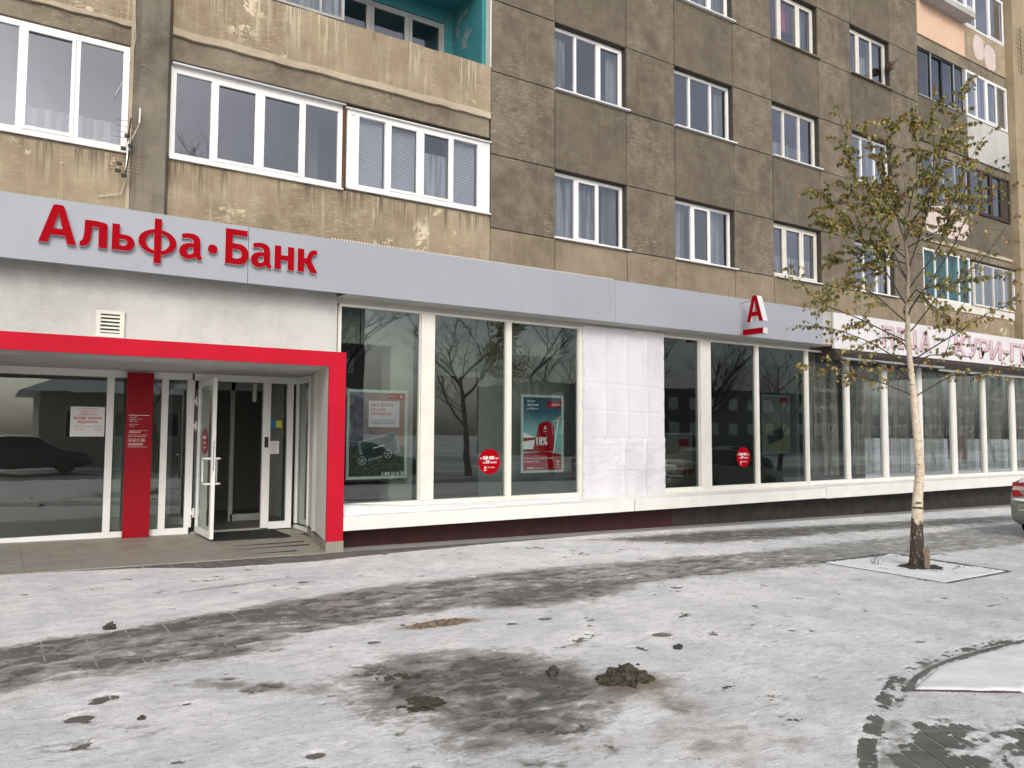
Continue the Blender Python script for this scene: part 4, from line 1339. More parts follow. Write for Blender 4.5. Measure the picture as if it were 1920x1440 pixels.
# ------------------------------------------------------------------ things on the shop front
vg = empty('vent_grille', (1.135, F, 2.77))
tag(vg, 'square white louvred vent grille on the plaster above the red portal', 'vent')
m = MB()
x0, x1, z0, z1 = .972, 1.298, 2.77, 3.11
m.box(x0, x1, F - .045, F, z0, z0 + .05).box(x0, x1, F - .045, F, z1 - .045, z1).box(x0, x0 + .055, F - .0451, F, z0 + .05, z1 - .045).box(x1 - .055, x1, F - .0451, F, z0 + .05, z1 - .045)
obj('frame', m, M['oldwhite'], vg, bevel=.004)
for k in range(5):
    z = z0 + .062 + k * .047
    obj('slat', MB().prism([(x0 + .05, F - .042, z), (x0 + .05, F - .036, z + .020), (x0 + .05, F - .002, z + .034), (x0 + .05, F - .002, z + .016)], (x1 - x0 - .1, 0, 0)), M['oldwhite'], vg)
obj('backing', MB().box(x0 + .05, x1 - .05, F - .003, F, z0 + .04, z1 - .04), M['black'], vg)

# red info panel
ip = empty('info_panel', (1.83, 13.33, .0))
tag(ip, 'tall narrow dark red information panel with small white lettering beside the glass door', 'sign')
obj('board', MB().box(1.64, 2.02, 13.30, 13.34, -.045, 2.50), M['darkred'], ip, bevel=.003)
yy = 13.299
L_ = [MB().box(1.675, 1.975, yy - .002, yy, 1.83, 1.838)]
L_.append(text_mb('Графік роботи', 1.69, 1.80, 1.795, 1.815, yy, align='left'))
L_.append(text_mb('понеділок - п\'ятниця', 1.69, 1.87, 1.765, 1.785, yy, align='left'))
L_.append(text_mb('9:00 - 18:00', 1.69, 1.80, 1.735, 1.752, yy, align='left'))
L_.append(text_mb('субота, неділя', 1.69, 1.84, 1.685, 1.703, yy, align='left'))
L_.append(text_mb('вихідний', 1.69, 1.78, 1.66, 1.676, yy, align='left'))
L_.append(text_mb('цілодобова інформаційна підтримка', 1.69, 1.95, 1.592, 1.607, yy, align='left'))
L_.append(text_mb('0 800 50 43 50', 1.69, 1.85, 1.563, 1.585, yy, bold=.02))
L_.append(MB().box(1.68, 1.955, yy - .002, yy, 1.532, 1.535))
L_.append(text_mb('Зона самообслуговування', 1.68, 1.93, 1.498, 1.516, yy, bold=.015))
for k, s_ in enumerate(('24', '₴€', '$', 'm')):
    cx_ = 1.705 + k * .062
    ring = MB()
    nn = 24
    for q in range(nn):
        t_ = 2 * math.pi * q / nn
        ring.v += [(cx_ + .029 * math.cos(t_), yy - .002, 1.448 + .029 * math.sin(t_)), (cx_ + .026 * math.cos(t_), yy - .002, 1.448 + .026 * math.sin(t_))]
    ring.f = [(2 * q, 2 * q + 1, (2 * q + 3) % (2 * nn), (2 * q + 2) % (2 * nn)) for q in range(nn)]
    L_.append(ring)
    L_.append(text_mb(s_, cx_ - .018, cx_ + .018, 1.437, 1.459, yy, align='c', bold=.02))
L_.append(text_mb('ЦІЛОДОБОВО', 1.68, 1.89, 1.368, 1.400, yy, bold=.02))
L_.append(MB().box(1.68, 1.945, yy - .002, yy, 1.345, 1.349))
obj('lettering', join(*L_), M['ink_white'], ip)

# opening hours sheet, behind the glass
hs_ = empty('opening_hours_sheet', (1.12, EY + .02, 1.40))
tag(hs_, 'white sheet with red opening hours stuck on the large pane left of the red panel', 'notice')
sx0, sx1, sz0, sz1 = .905, 1.365, 1.505, 1.955
obj('paper', MB().box(sx0, sx1, EY + .022, EY + .024, sz0, sz1), M['paperw'], hs_)
yy = EY + .0215
cxs = (sx0 + sx1) / 2
def tl(s_, z, h, w_, b=.01):
    return text_mb(s_, cxs - w_ / 2, cxs + w_ / 2, z, z + h, yy, .001, bold=b)
obj('lettering', join(tl('ПАТ «АЛЬФА-БАНК»', 1.915, .022, .26), tl('ВІДДІЛЕННЯ', 1.872, .024, .17), tl('«ЛЬВІВСЬКЕ №10»', 1.828, .026, .25), tl('РЕЖИМ  РОБОТИ', 1.762, .042, .38, .03), tl('ВІДДІЛЕННЯ', 1.702, .040, .26, .03),
                      tl("понеділок - п'ятниця   9:00-18:00", 1.642, .020, .38), tl('субота, неділя                вихідний', 1.603, .018, .38)), M['ink_red'], hs_)

def sticker(name, c, r, y, label, flip=False, parent=None):
    s_ = empty(name, (c[0], y, c[2] if len(c) > 2 else 1))
    tag(s_, label, 'sticker')
    cx_, cz_ = c[0], c[2]
    obj('disc', MB().disc((cx_, y - .002, cz_), r, 'y', .002, 40), M['redsign'], s_)
    ms = [text_mb('до', cx_ - .87 * r, cx_ - .68 * r, cz_ + .20 * r, cz_ + .34 * r, y - .0021, .001),
          text_mb('500 000', cx_ - .60 * r, cx_ + .45 * r, cz_ + .17 * r, cz_ + .44 * r, y - .0021, .001, bold=.03),
          text_mb('грн', cx_ + .52 * r, cx_ + .84 * r, cz_ + .14 * r, cz_ + .32 * r, y - .0021, .001),
          text_mb('за', cx_ - .62 * r, cx_ - .45 * r, cz_ - .14 * r, cz_ - .01 * r, y - .0021, .001),
          text_mb('59', cx_ - .36 * r, cx_ - .02 * r, cz_ - .15 * r, cz_ + .12 * r, y - .0021, .001, bold=.03),
          text_mb('хвилин', cx_ + .05 * r, cx_ + .66 * r, cz_ - .13 * r, cz_ + .01 * r, y - .0021, .001),
          text_mb('А', cx_ - .50 * r, cx_ - .28 * r, cz_ - .58 * r, cz_ - .34 * r, y - .0021, .001, bold=.04),
          MB().box(cx_ - .50 * r, cx_ - .28 * r, y - .0031, y - .0021, cz_ - .70 * r, cz_ - .65 * r),
          text_mb('Альфа·Банк', cx_ - .18 * r, cx_ + .46 * r, cz_ - .52 * r, cz_ - .38 * r, y - .0021, .001)]
    obj('lettering', join(*ms), M['ink_white'], s_)
    return s_
sticker('round_sticker', (6.83, 0, 1.11), .21, SY + .028, 'round red sticker low on the middle pane, between the two framed posters')
sticker('round_sticker', (13.09, 0, 1.10), .21, SY + .028, 'round red sticker on the dark tinted pane to the right of the white sheet')
# sticker on the door leaf (in the YZ plane)
ds = empty('round_sticker', (DX, 12.85, 1.4))
tag(ds, 'round red sticker on the open glass door above the handle', 'sticker')
m = MB().disc((DX + .016, 12.90, 1.43), .20, 'x', .003, 40, ry=.20)
obj('disc', m, M['darkred'], ds)
def side(m_, x, yc):
    r = MB()
    for v in m_.v:
        r.v.append((x + v[1], yc - v[0], v[2]))
    r.f = m_.f
    return r
obj('lettering', side(join(text_mb('500 000', -.12, .10, 1.47, 1.52, 0, .001, bold=.03), text_mb('59 хвилин', -.10, .10, 1.40, 1.43, 0, .001, bold=.01), text_mb('Альфа·Банк', -.05, .10, 1.33, 1.35, 0, .001)), DX + .015, 12.90), M['ink_white'], ds)
# small notices on the sidelight
nb_ = obj('notice', MB().box(3.915, 4.00, EY + .022, EY + .024, 1.66, 1.78), simple('blue_sticker', (.02, .16, .45), .5))
tag(nb_, 'small blue sticker on the narrow pane right of the doorway', 'sticker')
nb_ = obj('notice', MB().box(4.005, 4.10, EY + .022, EY + .024, 1.66, 1.78), simple('yellow_sticker', (.55, .50, .03), .5))
tag(nb_, 'small yellow sticker on the narrow pane right of the doorway', 'sticker')
nb_ = empty('notice', (3.97, EY, 1.2))
tag(nb_, 'small white paper notice on the narrow pane right of the doorway', 'notice')
obj('paper', MB().box(3.905, 4.06, EY + .022, EY + .024, 1.21, 1.43), M['paperw'], nb_)
m = MB()
for k in range(8):
    m.box(3.92, 4.03 - .02 * (k % 3), EY + .0212, EY + .022, 1.24 + k * .022, 1.245 + k * .022)
obj('print', m, M['greyframe'], nb_)
kp = obj('keypad', MB().box(3.80, 3.865, EY - .018, EY + .0, 1.32, 1.50), M['black'], bevel=.005)
tag(kp, 'small black keypad on the white post right of the doorway', 'keypad')
dm = empty('door_mat', (3.3, 12.9, gz(3.3)))
tag(dm, 'black rubber door mat lying in front of the open doorway', 'door mat')
z_ = gz(3.3) + .024
obj('base', MB().box(2.80, 3.95, 12.35, 13.40, z_ - .008, z_ + .004), M['mat'], dm)
m = MB()
for k in range(22):
    m.box(2.83 + k * .0515, 2.852 + k * .0515, 12.38, 13.37, z_ + .004, z_ + .010)
obj('rib', m, M['mat'], dm)

# white sheet over the blank window
ban = empty('white_sheet', (9.73, F - .03, .43))
tag(ban, 'creased white fabric sheet covering one window bay between the clear and the dark panes', 'sheet')
def cloth(x0, x1, z0, z1, y, vf, hf, amp, seed, flare=0):
    n, mm_ = 110, int(110 * (z1 - z0) / (x1 - x0))
    u = np.linspace(0, 1, n); v = np.linspace(0, 1, mm_)
    U, V = np.meshgrid(u, v, indexing='ij')
    X = x0 + (x1 - x0) * U; Z = z0 + (z1 - z0) * V
    d = np.zeros_like(U)
    for a_ in vf:
        d += amp * .7 * np.exp(-((U - a_ - .008 * np.sin(V * 5 + seed)) / .012) ** 2) * (.7 + .3 * np.sin(V * 9))
        d += amp * .5 * np.exp(-np.abs(U - a_) / .07)
    for b in hf:
        d -= amp * .7 * np.exp(-((V - b - .008 * np.sin(U * 4 + seed)) / .010) ** 2)
        d += amp * .4 * np.exp(-np.abs(V - b) / .06)
    N = fbm(U * 3 + seed, V * 4, 4, .5) - .5
    rg = np.abs(fbm(U * 4 + V * 3 + seed * 3, V * 5 - U * 2, 3, .5) - .5)
    d += amp * (1.0 if seed < 2 else 2.2) * N + amp * .5 * np.exp(-rg / .035) * (0 if seed < 2 else 1.0)
    e = np.minimum(np.minimum(U, 1 - U), np.minimum(V, 1 - V))
    d *= ss(e, 0, .06) * .9 + .1
    if flare:
        X = X + flare * np.clip((.08 - V) / .08, 0, 1) ** 1.5 * ss(U, .8, 1) 
    Yv = y - .012 - np.clip(d, -.01, 1)
    X = X + .006 * np.sin(V * 31 + seed) * (np.abs(U - .5) > .49)
    me_m = MB()
    me_m.v = list(map(tuple, np.stack([X.ravel(), Yv.ravel(), Z.ravel()], 1)))
    I = np.arange(n * mm_).reshape(n, mm_)
    me_m.f = list(map(tuple, np.stack([I[:-1, :-1].ravel(), I[1:, :-1].ravel(), I[1:, 1:].ravel(), I[:-1, 1:].ravel()], 1)))
    return me_m
t = NT('white_banner_fabric')
t.pbr(t.mix(t.rng(t.noise(t.pos((1, 1, .5)), 1.5, 5), .35, .75), (.70, .70, .73), (.58, .58, .62)), .55, t.bump(t.noise(t.pos(), 9, 5), .12, .01))
M['banner'] = t.m
obj('upper_cloth', cloth(8.745, 10.74, 1.47, 3.53, F - .01, (.26, .52, .78), (.49, .25), .014, 1.0), M['banner'], ban, smooth=True)
obj('lower_cloth', cloth(8.74, 10.75, .405, 1.50, F - .016, (.48, .74), (.88, .46), .022, 2.6, .06), M['banner'], ban, smooth=True)
m = MB()
for z in np.arange(.55, 3.5, .30):
    m.disc((8.76, F - .036, z), .010, 'y', .01, 8).disc((10.72, F - .036, z + .1), .010, 'y', .01, 8)
for x in np.arange(8.95, 10.7, .30):
    m.disc((x, F - .036, 1.50), .010, 'y', .01, 8).disc((x + .1, F - .036, 3.51), .010, 'y', .01, 8).disc((x, F - .036, .425), .010, 'y', .01, 8)
o = obj('staple', m, M['steel'], ban)
o['kind'] = 'stuff'

# framed posters behind the glass
def frame_mb(x0, x1, z0, z1, y, w_, d=.03):
    return MB().box(x0, x1, y - d, y, z0, z0 + w_).box(x0, x1, y - d, y, z1 - w_, z1).box(x0, x0 + w_, y - d, y, z0 + w_, z1 - w_).box(x1 - w_, x1, y - d, y, z0 + w_, z1 - w_)
def poster_bg(name, z0, z1, x0, x1, kind):
    t = NT(name)
    g_ = t.n('NewGeometry')
    sx = t.n('SeparateXYZ')
    t.t.links.new(g_.outputs['Position'], sx.inputs[0])
    v = t.rng(sx.outputs[2], z0, z1)
    u = t.rng(sx.outputs[0], x0, x1)
    n1 = t.noise(t.pos(), 6, 6, .6)
    if kind == 'storm':
        sky_ = t.mix(u, (.045, .035, .085), (.30, .16, .10))
        sky_ = t.mix(t.rng(n1, .45, .62, 0, .6), sky_, (.17, .155, .22))
        gr = t.mix(t.rng(t.noise(t.pos((1, 1, 2)), 22, 5), .4, .65), (.012, .022, .018), (.09, .10, .06))
        c_ = t.mix(t.rng(v, .28, .34), gr, sky_)
    elif kind == 'teal':
        sky_ = t.mix(t.rng(v, .45, .95), (.22, .48, .50), (.01, .07, .12))
        c_ = sky_
    else:
        c_ = t.mix(t.rng(v, .3, .9), (.50, .42, .28), (.36, .34, .30))
    t.pbr(c_, .45)
    return t.m
def poster(x0, x1, z0, z1, y, kind, label):
    po = empty('framed_poster', ((x0 + x1) / 2, y, z0))
    tag(po, label, 'poster')
    obj('frame', frame_mb(x0, x1, z0, z1, y, .045), M['frm'], po, bevel=.006)
    obj('sheet', MB().box(x0 + .03, x1 - .03, y - .012, y - .006, z0 + .03, z1 - .03), poster_bg('print_' + kind, z0, z1, x0, x1, kind), po)
    return po
M['frm'] = simple('pale_green_aluminium', (.50, .56, .53), .35, .05, 4)
PY = F + .36
W_, H_ = 1.0, 1.38
p1 = poster(4.44, 5.46, .865, 2.25, PY, 'storm', 'framed poster with a wheeled black card on rocks, first shop window beside the red portal')
yy = PY - .0125
def bx(x0, x1, z0, z1, k=0, t_=.001):
    return MB().box(x0, x1, yy - k * .0015 - t_, yy - k * .0015, z0, z1)
obj('red_tab', bx(5.13, 5.41, 2.11, 2.20, 1), M['redsign'], p1)
obj('text_box', bx(4.80, 5.32, 1.67, 2.08, 1), simple('lilac_white', (.55, .50, .58), .6), p1)
obj('lettering', join(text_mb('БАНК БАЧИТЬ', 4.84, 5.22, 1.99, 2.045, yy - .003, .001, bold=.02), text_mb('НЕ БАЧУ', 4.84, 5.08, 1.92, 1.965, yy - .003, .001, bold=.02), text_mb('ПЕРЕШКОД', 4.84, 5.18, 1.85, 1.90, yy - .003, .001, bold=.02)), M['ink_red'], p1)
obj('lettering', join(text_mb('КАРТКА «ТОП ДРАЙВ»', 4.84, 5.26, 1.76, 1.79, yy - .003, .001, bold=.01), text_mb('З ГРОШИМА НАПЕРЕД', 4.84, 5.24, 1.715, 1.745, yy - .003, .001, bold=.01)), M['ink_black'], p1)
obj('lettering', join(text_mb('0 800 50 43 50', 5.03, 5.41, .915, .97, yy - .003, .001, bold=.01), text_mb('Альфа', 5.15, 5.25, 2.14, 2.165, yy - .003, .001), text_mb('А', 5.33, 5.37, 2.135, 2.175, yy - .003, .001, bold=.03)), M['ink_white'], p1)
def rotpoly(pts, cx_, cz_, ang, y, d):
    c_, s_ = math.cos(ang), math.sin(ang)
    return MB().prism([(cx_ + x * c_ - z * s_, y, cz_ + x * s_ + z * c_) for x, z in pts], (0, d, 0))
rr = []
for (sx_, sz_, st) in ((1, 1, 0), (-1, 1, 90), (-1, -1, 180), (1, -1, 270)):
    for k in range(5):
        a_ = R(st + k * 22.5)
        rr.append((sx_ * .29 + .045 * math.cos(a_), sz_ * .125 + .045 * math.sin(a_)))
obj('card', rotpoly(rr, 4.98, 1.36, R(14), yy - .004, .002), simple('card_black', (.20, .23, .24), .3, .3, 9), p1)
rr2 = [(x * .88, z * .82) for x, z in rr]
obj('card_face', rotpoly(rr2, 4.985, 1.36, R(14), yy - .0055, .001), simple('card_green', (.035, .055, .05), .3, .6, 7), p1)
for (cx_, cz_) in ((4.70, 1.15), (5.13, 1.25)):
    obj('wheel', MB().disc((cx_, yy - .008, cz_), .095, 'y', .002, 26), M['ink_black'], p1)
    m = MB()
    for k in range(5):
        a_ = R(72 * k + 20)
        m.tube([(cx_, yy - .0085, cz_), (cx_ + .062 * math.cos(a_), yy - .0085, cz_ + .062 * math.sin(a_))], .010, 4)
    for k in range(20):
        a_, b_ = R(18 * k), R(18 * k + 18)
        m.tube([(cx_ + .066 * math.cos(a_), yy - .0085, cz_ + .066 * math.sin(a_)), (cx_ + .066 * math.cos(b_), yy - .0085, cz_ + .066 * math.sin(b_))], .006, 4, cap=False)
    obj('rim', m, M['alu'], p1)
obj('lettering', rotpoly([(-.1, 0), (.1, 0), (.1, .012), (-.1, .012)], 4.98, 1.36, R(14), yy - .0065, .001), M['ink_white'], p1)

p2 = poster(7.65, 8.58, .885, 2.265, PY, 'teal', 'framed teal poster showing a red suitcase marked 18 percent, third shop window')
obj('red_field', MB().prism([(7.695, yy - .002, .93), (8.535, yy - .002, .93), (8.535, yy - .002, 1.20), (8.3, yy - .002, 1.25), (8.1, yy - .002, 1.265), (7.9, yy - .002, 1.24), (7.695, yy - .002, 1.22)], (0, .001, 0)), M['redsign'], p2)
obj('red_tab', bx(8.22, 8.535, 2.04, 2.16, 1), M['redsign'], p2)
obj('airliner', MB().prism([(7.695, yy - .003, 1.25), (7.95, yy - .003, 1.28), (7.93, yy - .003, 1.52), (7.695, yy - .003, 1.60)], (0, .001, 0)), M['ink_white'], p2)
obj('stripe', MB().prism([(7.695, yy - .0045, 1.44), (7.97, yy - .0045, 1.47), (7.95, yy - .0045, 1.51), (7.695, yy - .0045, 1.50)], (0, .001, 0)).box(7.695, 7.93, yy - .0045, yy - .0035, 1.26, 1.30), M['redsign'], p2)
obj('railing', MB().box(8.28, 8.535, yy - .003, yy - .002, 1.27, 1.31).box(8.28, 8.535, yy - .003, yy - .002, 1.38, 1.40), M['greyframe'], p2)
obj('suitcase', MB().prism([(7.90, yy - .006, 1.27), (8.33, yy - .006, 1.26), (8.345, yy - .006, 1.68), (8.30, yy - .006, 1.77), (8.24, yy - .006, 1.80), (8.10, yy - .006, 1.78), (8.03, yy - .006, 1.72)], (0, .002, 0)), M['redsign'], p2)
obj('suitcase_side', MB().prism([(8.33, yy - .0065, 1.26), (8.345, yy - .0065, 1.68), (8.30, yy - .0065, 1.77), (8.37, yy - .0065, 1.70), (8.37, yy - .0065, 1.25)], (0, .001, 0)), M['darkred'], p2)
obj('pull_bar', MB().tube([(8.35, yy - .006, 1.22), (8.46, yy - .006, 1.80)], .006, 4).tube([(8.33, yy - .006, 1.78), (8.43, yy - .006, 1.82)], .006, 4), M['alu'], p2)
obj('hand', MB().prism([(8.39, yy - .006, 1.80), (8.48, yy - .006, 1.79), (8.50, yy - .006, 1.83), (8.535, yy - .006, 1.87), (8.535, yy - .006, 1.92), (8.47, yy - .006, 1.87), (8.40, yy - .006, 1.85)], (0, .001, 0)), simple('skin_tone', (.5, .33, .26), .6), p2)
q = yy - .0075
obj('lettering', join(text_mb('Акція!', 7.78, 7.95, 2.13, 2.17, q, .001, bold=.01), text_mb('Вигравай', 7.78, 8.02, 2.06, 2.11, q, .001, bold=.01), text_mb('мільйон', 7.78, 8.01, 2.005, 2.04, q, .001, bold=.01),
                      text_mb('ДЕПОЗИТ', 8.31, 8.51, 2.07, 2.105, q, .001, bold=.01), text_mb('А', 8.14, 8.20, 1.65, 1.72, q, .001, bold=.04), MB().box(8.13, 8.20, q - .001, q, 1.61, 1.62),
                      text_mb('18%', 7.98, 8.22, 1.37, 1.52, q, .001, bold=.03), text_mb('ПРЯМУЙ ДО НАЙБІЛЬШИХ', 7.72, 8.36, 1.125, 1.16, q, .001, bold=.01), text_mb('ПРОЦЕНТІВ!', 7.72, 8.03, 1.065, 1.10, q, .001, bold=.01),
                      text_mb('3530', 7.78, 7.91, .95, .99, q, .001, bold=.02), MB().box(7.93, 8.1, q - .001, q, .975, .979).box(7.93, 8.15, q - .001, q, .957, .961),
                      text_mb('А', 8.42, 8.48, 1.045, 1.105, q, .001, bold=.04), MB().box(8.42, 8.48, q - .001, q, 1.02, 1.028), text_mb('Альфа·Банк', 8.34, 8.52, .965, .985, q, .001)), M['ink_white'], p2)
p3 = poster(14.05, 15.0, 1.15, 2.46, PY, 'plain', 'framed poster seen from behind dark glass at the right end of the bank windows')
obj('red_tab', bx(14.7, 14.95, 2.28, 2.40, 1), M['redsign'], p3)
obj('text_box', bx(14.35, 14.8, 1.85, 2.2, 1), simple('pale_box', (.5, .47, .45), .6), p3)
obj('card', rotpoly([(-.27, -.13), (.27, -.13), (.27, .13), (-.27, .13)], 14.5, 1.55, R(15), yy - .004, .002), simple('card_green2', (.04, .09, .09), .4), p3)
p4 = poster(10.9, 11.87, .86, 1.60, PY, 'plain', 'low yellowish framed poster behind the first dark pane right of the white sheet')
obj('red_tab', bx(11.5, 11.78, 1.33, 1.48, 1), M['redsign'], p4)
obj('lettering', join(text_mb('3530', 11.2, 11.45, .96, 1.03, yy - .003, .001), text_mb('Оформлюй', 11.0, 11.5, 1.2, 1.25, yy - .003, .001)), M['ink_black'], p4)

# TV antennas and cables on the pier
an = empty('tv_antenna', (1.2, F - .25, 4.75))
tag(an, 'old rusty tv antennas clamped on a short pole beside the leftmost balcony window', 'antenna')
obj('pole', MB().tube([(1.24, F - .10, 4.82), (1.26, F - .12, 5.35)], .011, 6), M['alu'], an)
obj('boom', MB().tube([(1.25, F - .12, 5.30), (1.22, F - .62, 5.42)], .009, 5), M['black'], an)
obj('boom', MB().tube([(1.24, F - .12, 4.88), (1.20, F - .78, 4.96)], .009, 5), M['black'], an)
for k in range(6):
    yb = F - .15 - k * .10
    obj('rod', MB().tube([(1.04, yb, 4.89 + k * .012), (1.42, yb, 4.89 + k * .012)], .003, 4), M['rust'], an)
for k in range(4):
    yb = F - .18 - k * .12
    obj('rod', MB().tube([(1.08, yb, 5.31 + k * .03), (1.38, yb, 5.31 + k * .03)], .003, 4), M['rust'], an)
for (x, y, z) in ((1.24, F - .13, 5.36), (1.20, F - .15, 5.18), (1.28, F - .12, 5.24), (1.16, F - .14, 4.98), (1.22, F - .13, 4.84), (1.13, F - .3, 4.84)):
    obj('clamp', MB().box(x - .03, x + .03, y - .02, y + .02, z - .02, z + .02), M['black'], an)
cb = obj('cable', MB().tube([(1.38, F - .14, 5.75), (1.375, F - .145, 5.55)], .014, 6).tube([(1.375, F - .145, 5.55), (1.33, F - .12, 5.42), (1.28, F - .1, 5.30), (1.27, F - .06, 4.9), (1.2, F - .05, 4.62), (.95, F - .03, 4.55)], .005, 5)
         .tube([(1.25, F - .1, 5.35), (.9, F - .03, 5.28), (.5, F - .02, 5.17), (.2, F - .02, 5.2)], .003, 4).tube([(1.27, F - .03, 7.4), (1.31, F - .05, 6.7), (1.22, F - .03, 6.2), (1.10, F - .02, 5.9)], .003, 4), M['oldwhite'])
tag(cb, 'loose white antenna cables hanging down the concrete pier', 'cable')
an2 = empty('tv_antenna', (18.8, F - .2, 11.0))
tag(an2, 'small tv antenna fixed beside an upper window of the brown wall', 'antenna')
obj('boom', MB().tube([(18.75, F - .02, 10.98), (18.3, F - .55, 10.9)], .01, 5), M['black'], an2)
m = MB()
for k in range(5):
    f_ = .2 + k * .18
    x, y, z = 18.75 - .45 * f_, F - .02 - .53 * f_, 10.98 - .08 * f_
    obj('rod', MB().tube([(x, y, z - .2), (x, y, z + .2)], .004, 4), M['steel'], an2)
obj('clamp', MB().box(18.70, 18.84, F - .12, F, 10.93, 11.1), M['rust'], an2)
an3 = obj('tv_antenna', join(*[MB().tube([(25.35, F - .3, 13.9), (25.35, F - .3, 12.4)], .01, 5)] + [MB().tube([(25.1, F - .3, 12.5 + k * .14), (25.6, F - .3, 12.5 + k * .14)], .005, 4) for k in range(10)]), M['black'])
tag(an3, 'black comb shaped tv antenna on the tan pilaster at the upper right', 'antenna')

# ------------------------------------------------------------------ birch and its bed
tb = empty('tree_bed', (10.4, 5.9, gz(10.4)))
tag(tb, 'square snow covered tree bed with a flush stone edge around the birch', 'tree bed')
bq = [(9.57, 6.73), (11.30, 6.79), (11.18, 5.10), (9.52, 5.05)]
def bedq_z(X, Y):
    m_ = pmask(X + .07 * (fbm(X * 9, Y * 9, 4) - .5), Y + .07 * (fbm(X * 9 + 5, Y * 9, 4) - .5), bq, .03)
    d = np.hypot(X - 10.48, Y - 5.92)
    return GZ(X) - .03 + (.014 + .04 * fbm(X * 3, Y * 3, 4) + .01 * fbm(X * 22, Y * 22, 2)) * ss(m_, .3, 1) - .012 * np.exp(-(d / .2) ** 2)
t = NT('snow_with_soil')
ss_ = t.rng(t.noise(t.pos(), 6, 8, .75), .57, .66, 0, .85)
t.pbr(t.mix(ss_, (.84, .85, .87), (.16, .13, .10)), .8, t.bump(t.noise(t.pos(), 30, 4), .4, .01))
M['bedsnow'] = t.m
o = sheet('snow', np.arange(9.45, 11.4, .025), np.arange(4.98, 6.88, .025), bedq_z, M['bedsnow'])
o.parent = tb
o.matrix_parent_inverse = Matrix.Translation(-tb.location)
for k in range(4):
    a_, b = bq[k], bq[(k + 1) % 4]
    edge_strip('kerb_edge', [a_, b], .06, -.03, .010, M['slab'], tb)

RT = Vector((.493, -.870, 0))
DP = Vector((.870, .493, 0))
TB = Vector((10.48, 5.92, gz(10.48) - .01))
def tp(px, py, dep=0):
    """crown layout: right / up offsets in the plane facing the street corner, plus depth"""
    return Vector((TB.x, TB.y, 0)) + RT * ((px - 1718) * .0067) + DP * dep + Vector((0, 0, -.2 + (1065 - py) * .00748))
t = NT('birch_bark')
g_ = t.n('NewGeometry'); sx = t.n('SeparateXYZ'); t.t.links.new(g_.outputs['Position'], sx.inputs[0])
z = sx.outputs[2]
n1 = t.noise(t.pos(), 12, 5, .6)
white = t.mix(t.rng(n1, .35, .7), (.74, .66, .53), (.60, .47, .33))
len_ = t.rng(t.noise(t.pos((9, 9, 42)), 1.3, 3, .5), .64, .69)
white = t.mix(len_, white, (.05, .038, .03))
kn = t.rng(t.noise(t.pos((2, 2, 9)), .9, 2, .5), .70, .73)
white = t.mix(kn, white, (.04, .03, .025))
darkb = t.mix(t.rng(t.noise(t.pos((1, 1, .4)), 34, 4), .55, .66), (.055, .040, .028), (.40, .33, .24))
zz = t.math('ADD', z, t.math('MULTIPLY', t.math('SUBTRACT', t.noise(t.pos((1, 1, .3)), 12, 4), .5), .5))
c = t.mix(t.rng(zz, .42, .50), darkb, white)
c = t.mix(t.rng(z, 2.6, 4.0, 0, .8), c, (.15, .11, .08))
t.pbr(c, .75, t.bump(t.math('ADD', t.noise(t.pos((1, 1, .5)), 40, 5), t.math('MULTIPLY', t.rng(zz, .42, .5, 1, 0), t.noise(t.pos((1, 1, .3)), 25, 5))), .6, .012))
M['bark'] = t.m
M['twig'] = simple('dark_twig', (.045, .032, .026), .7)
birch = empty('birch_tree', TB)
tag(birch, 'slender young birch with white bark and sparse yellow green autumn leaves in a square bed', 'tree')
tpts = [(1718, 1072), (1718, 1050), (1719, 1000), (1722, 940), (1728, 890), (1725, 840), (1722, 790), (1719, 740), (1715, 690), (1712, 640), (1713, 580), (1716, 520), (1712, 460), (1716, 400), (1714, 350), (1706, 300), (1700, 262)]
trad = [.128, .096, .079, .064, .058, .053, .048, .042, .036, .033, .028, .023, .018, .014, .010, .006, .003]
P = []; Rr = []
for i in range(len(tpts) - 1):
    for k in range(3):
        f_ = k / 3
        px = tpts[i][0] * (1 - f_) + tpts[i + 1][0] * f_; py = tpts[i][1] * (1 - f_) + tpts[i + 1][1] * f_
        P.append(tp(px, py)); Rr.append((trad[i] * (1 - f_) + trad[i + 1] * f_) * rnd.uniform(.97, 1.04))
P.append(tp(*tpts[-1])); Rr.append(trad[-1])
obj('trunk', MB().tube(P, Rr, 14), M['bark'], birch, smooth=True)
def trunk_at(py):
    xs_ = [a_[0] for a_ in tpts][::-1]; yy_ = [a_[1] for a_ in tpts][::-1]
    return float(np.interp(py, yy_, xs_)), float(np.interp(py, yy_, trad[::-1]))
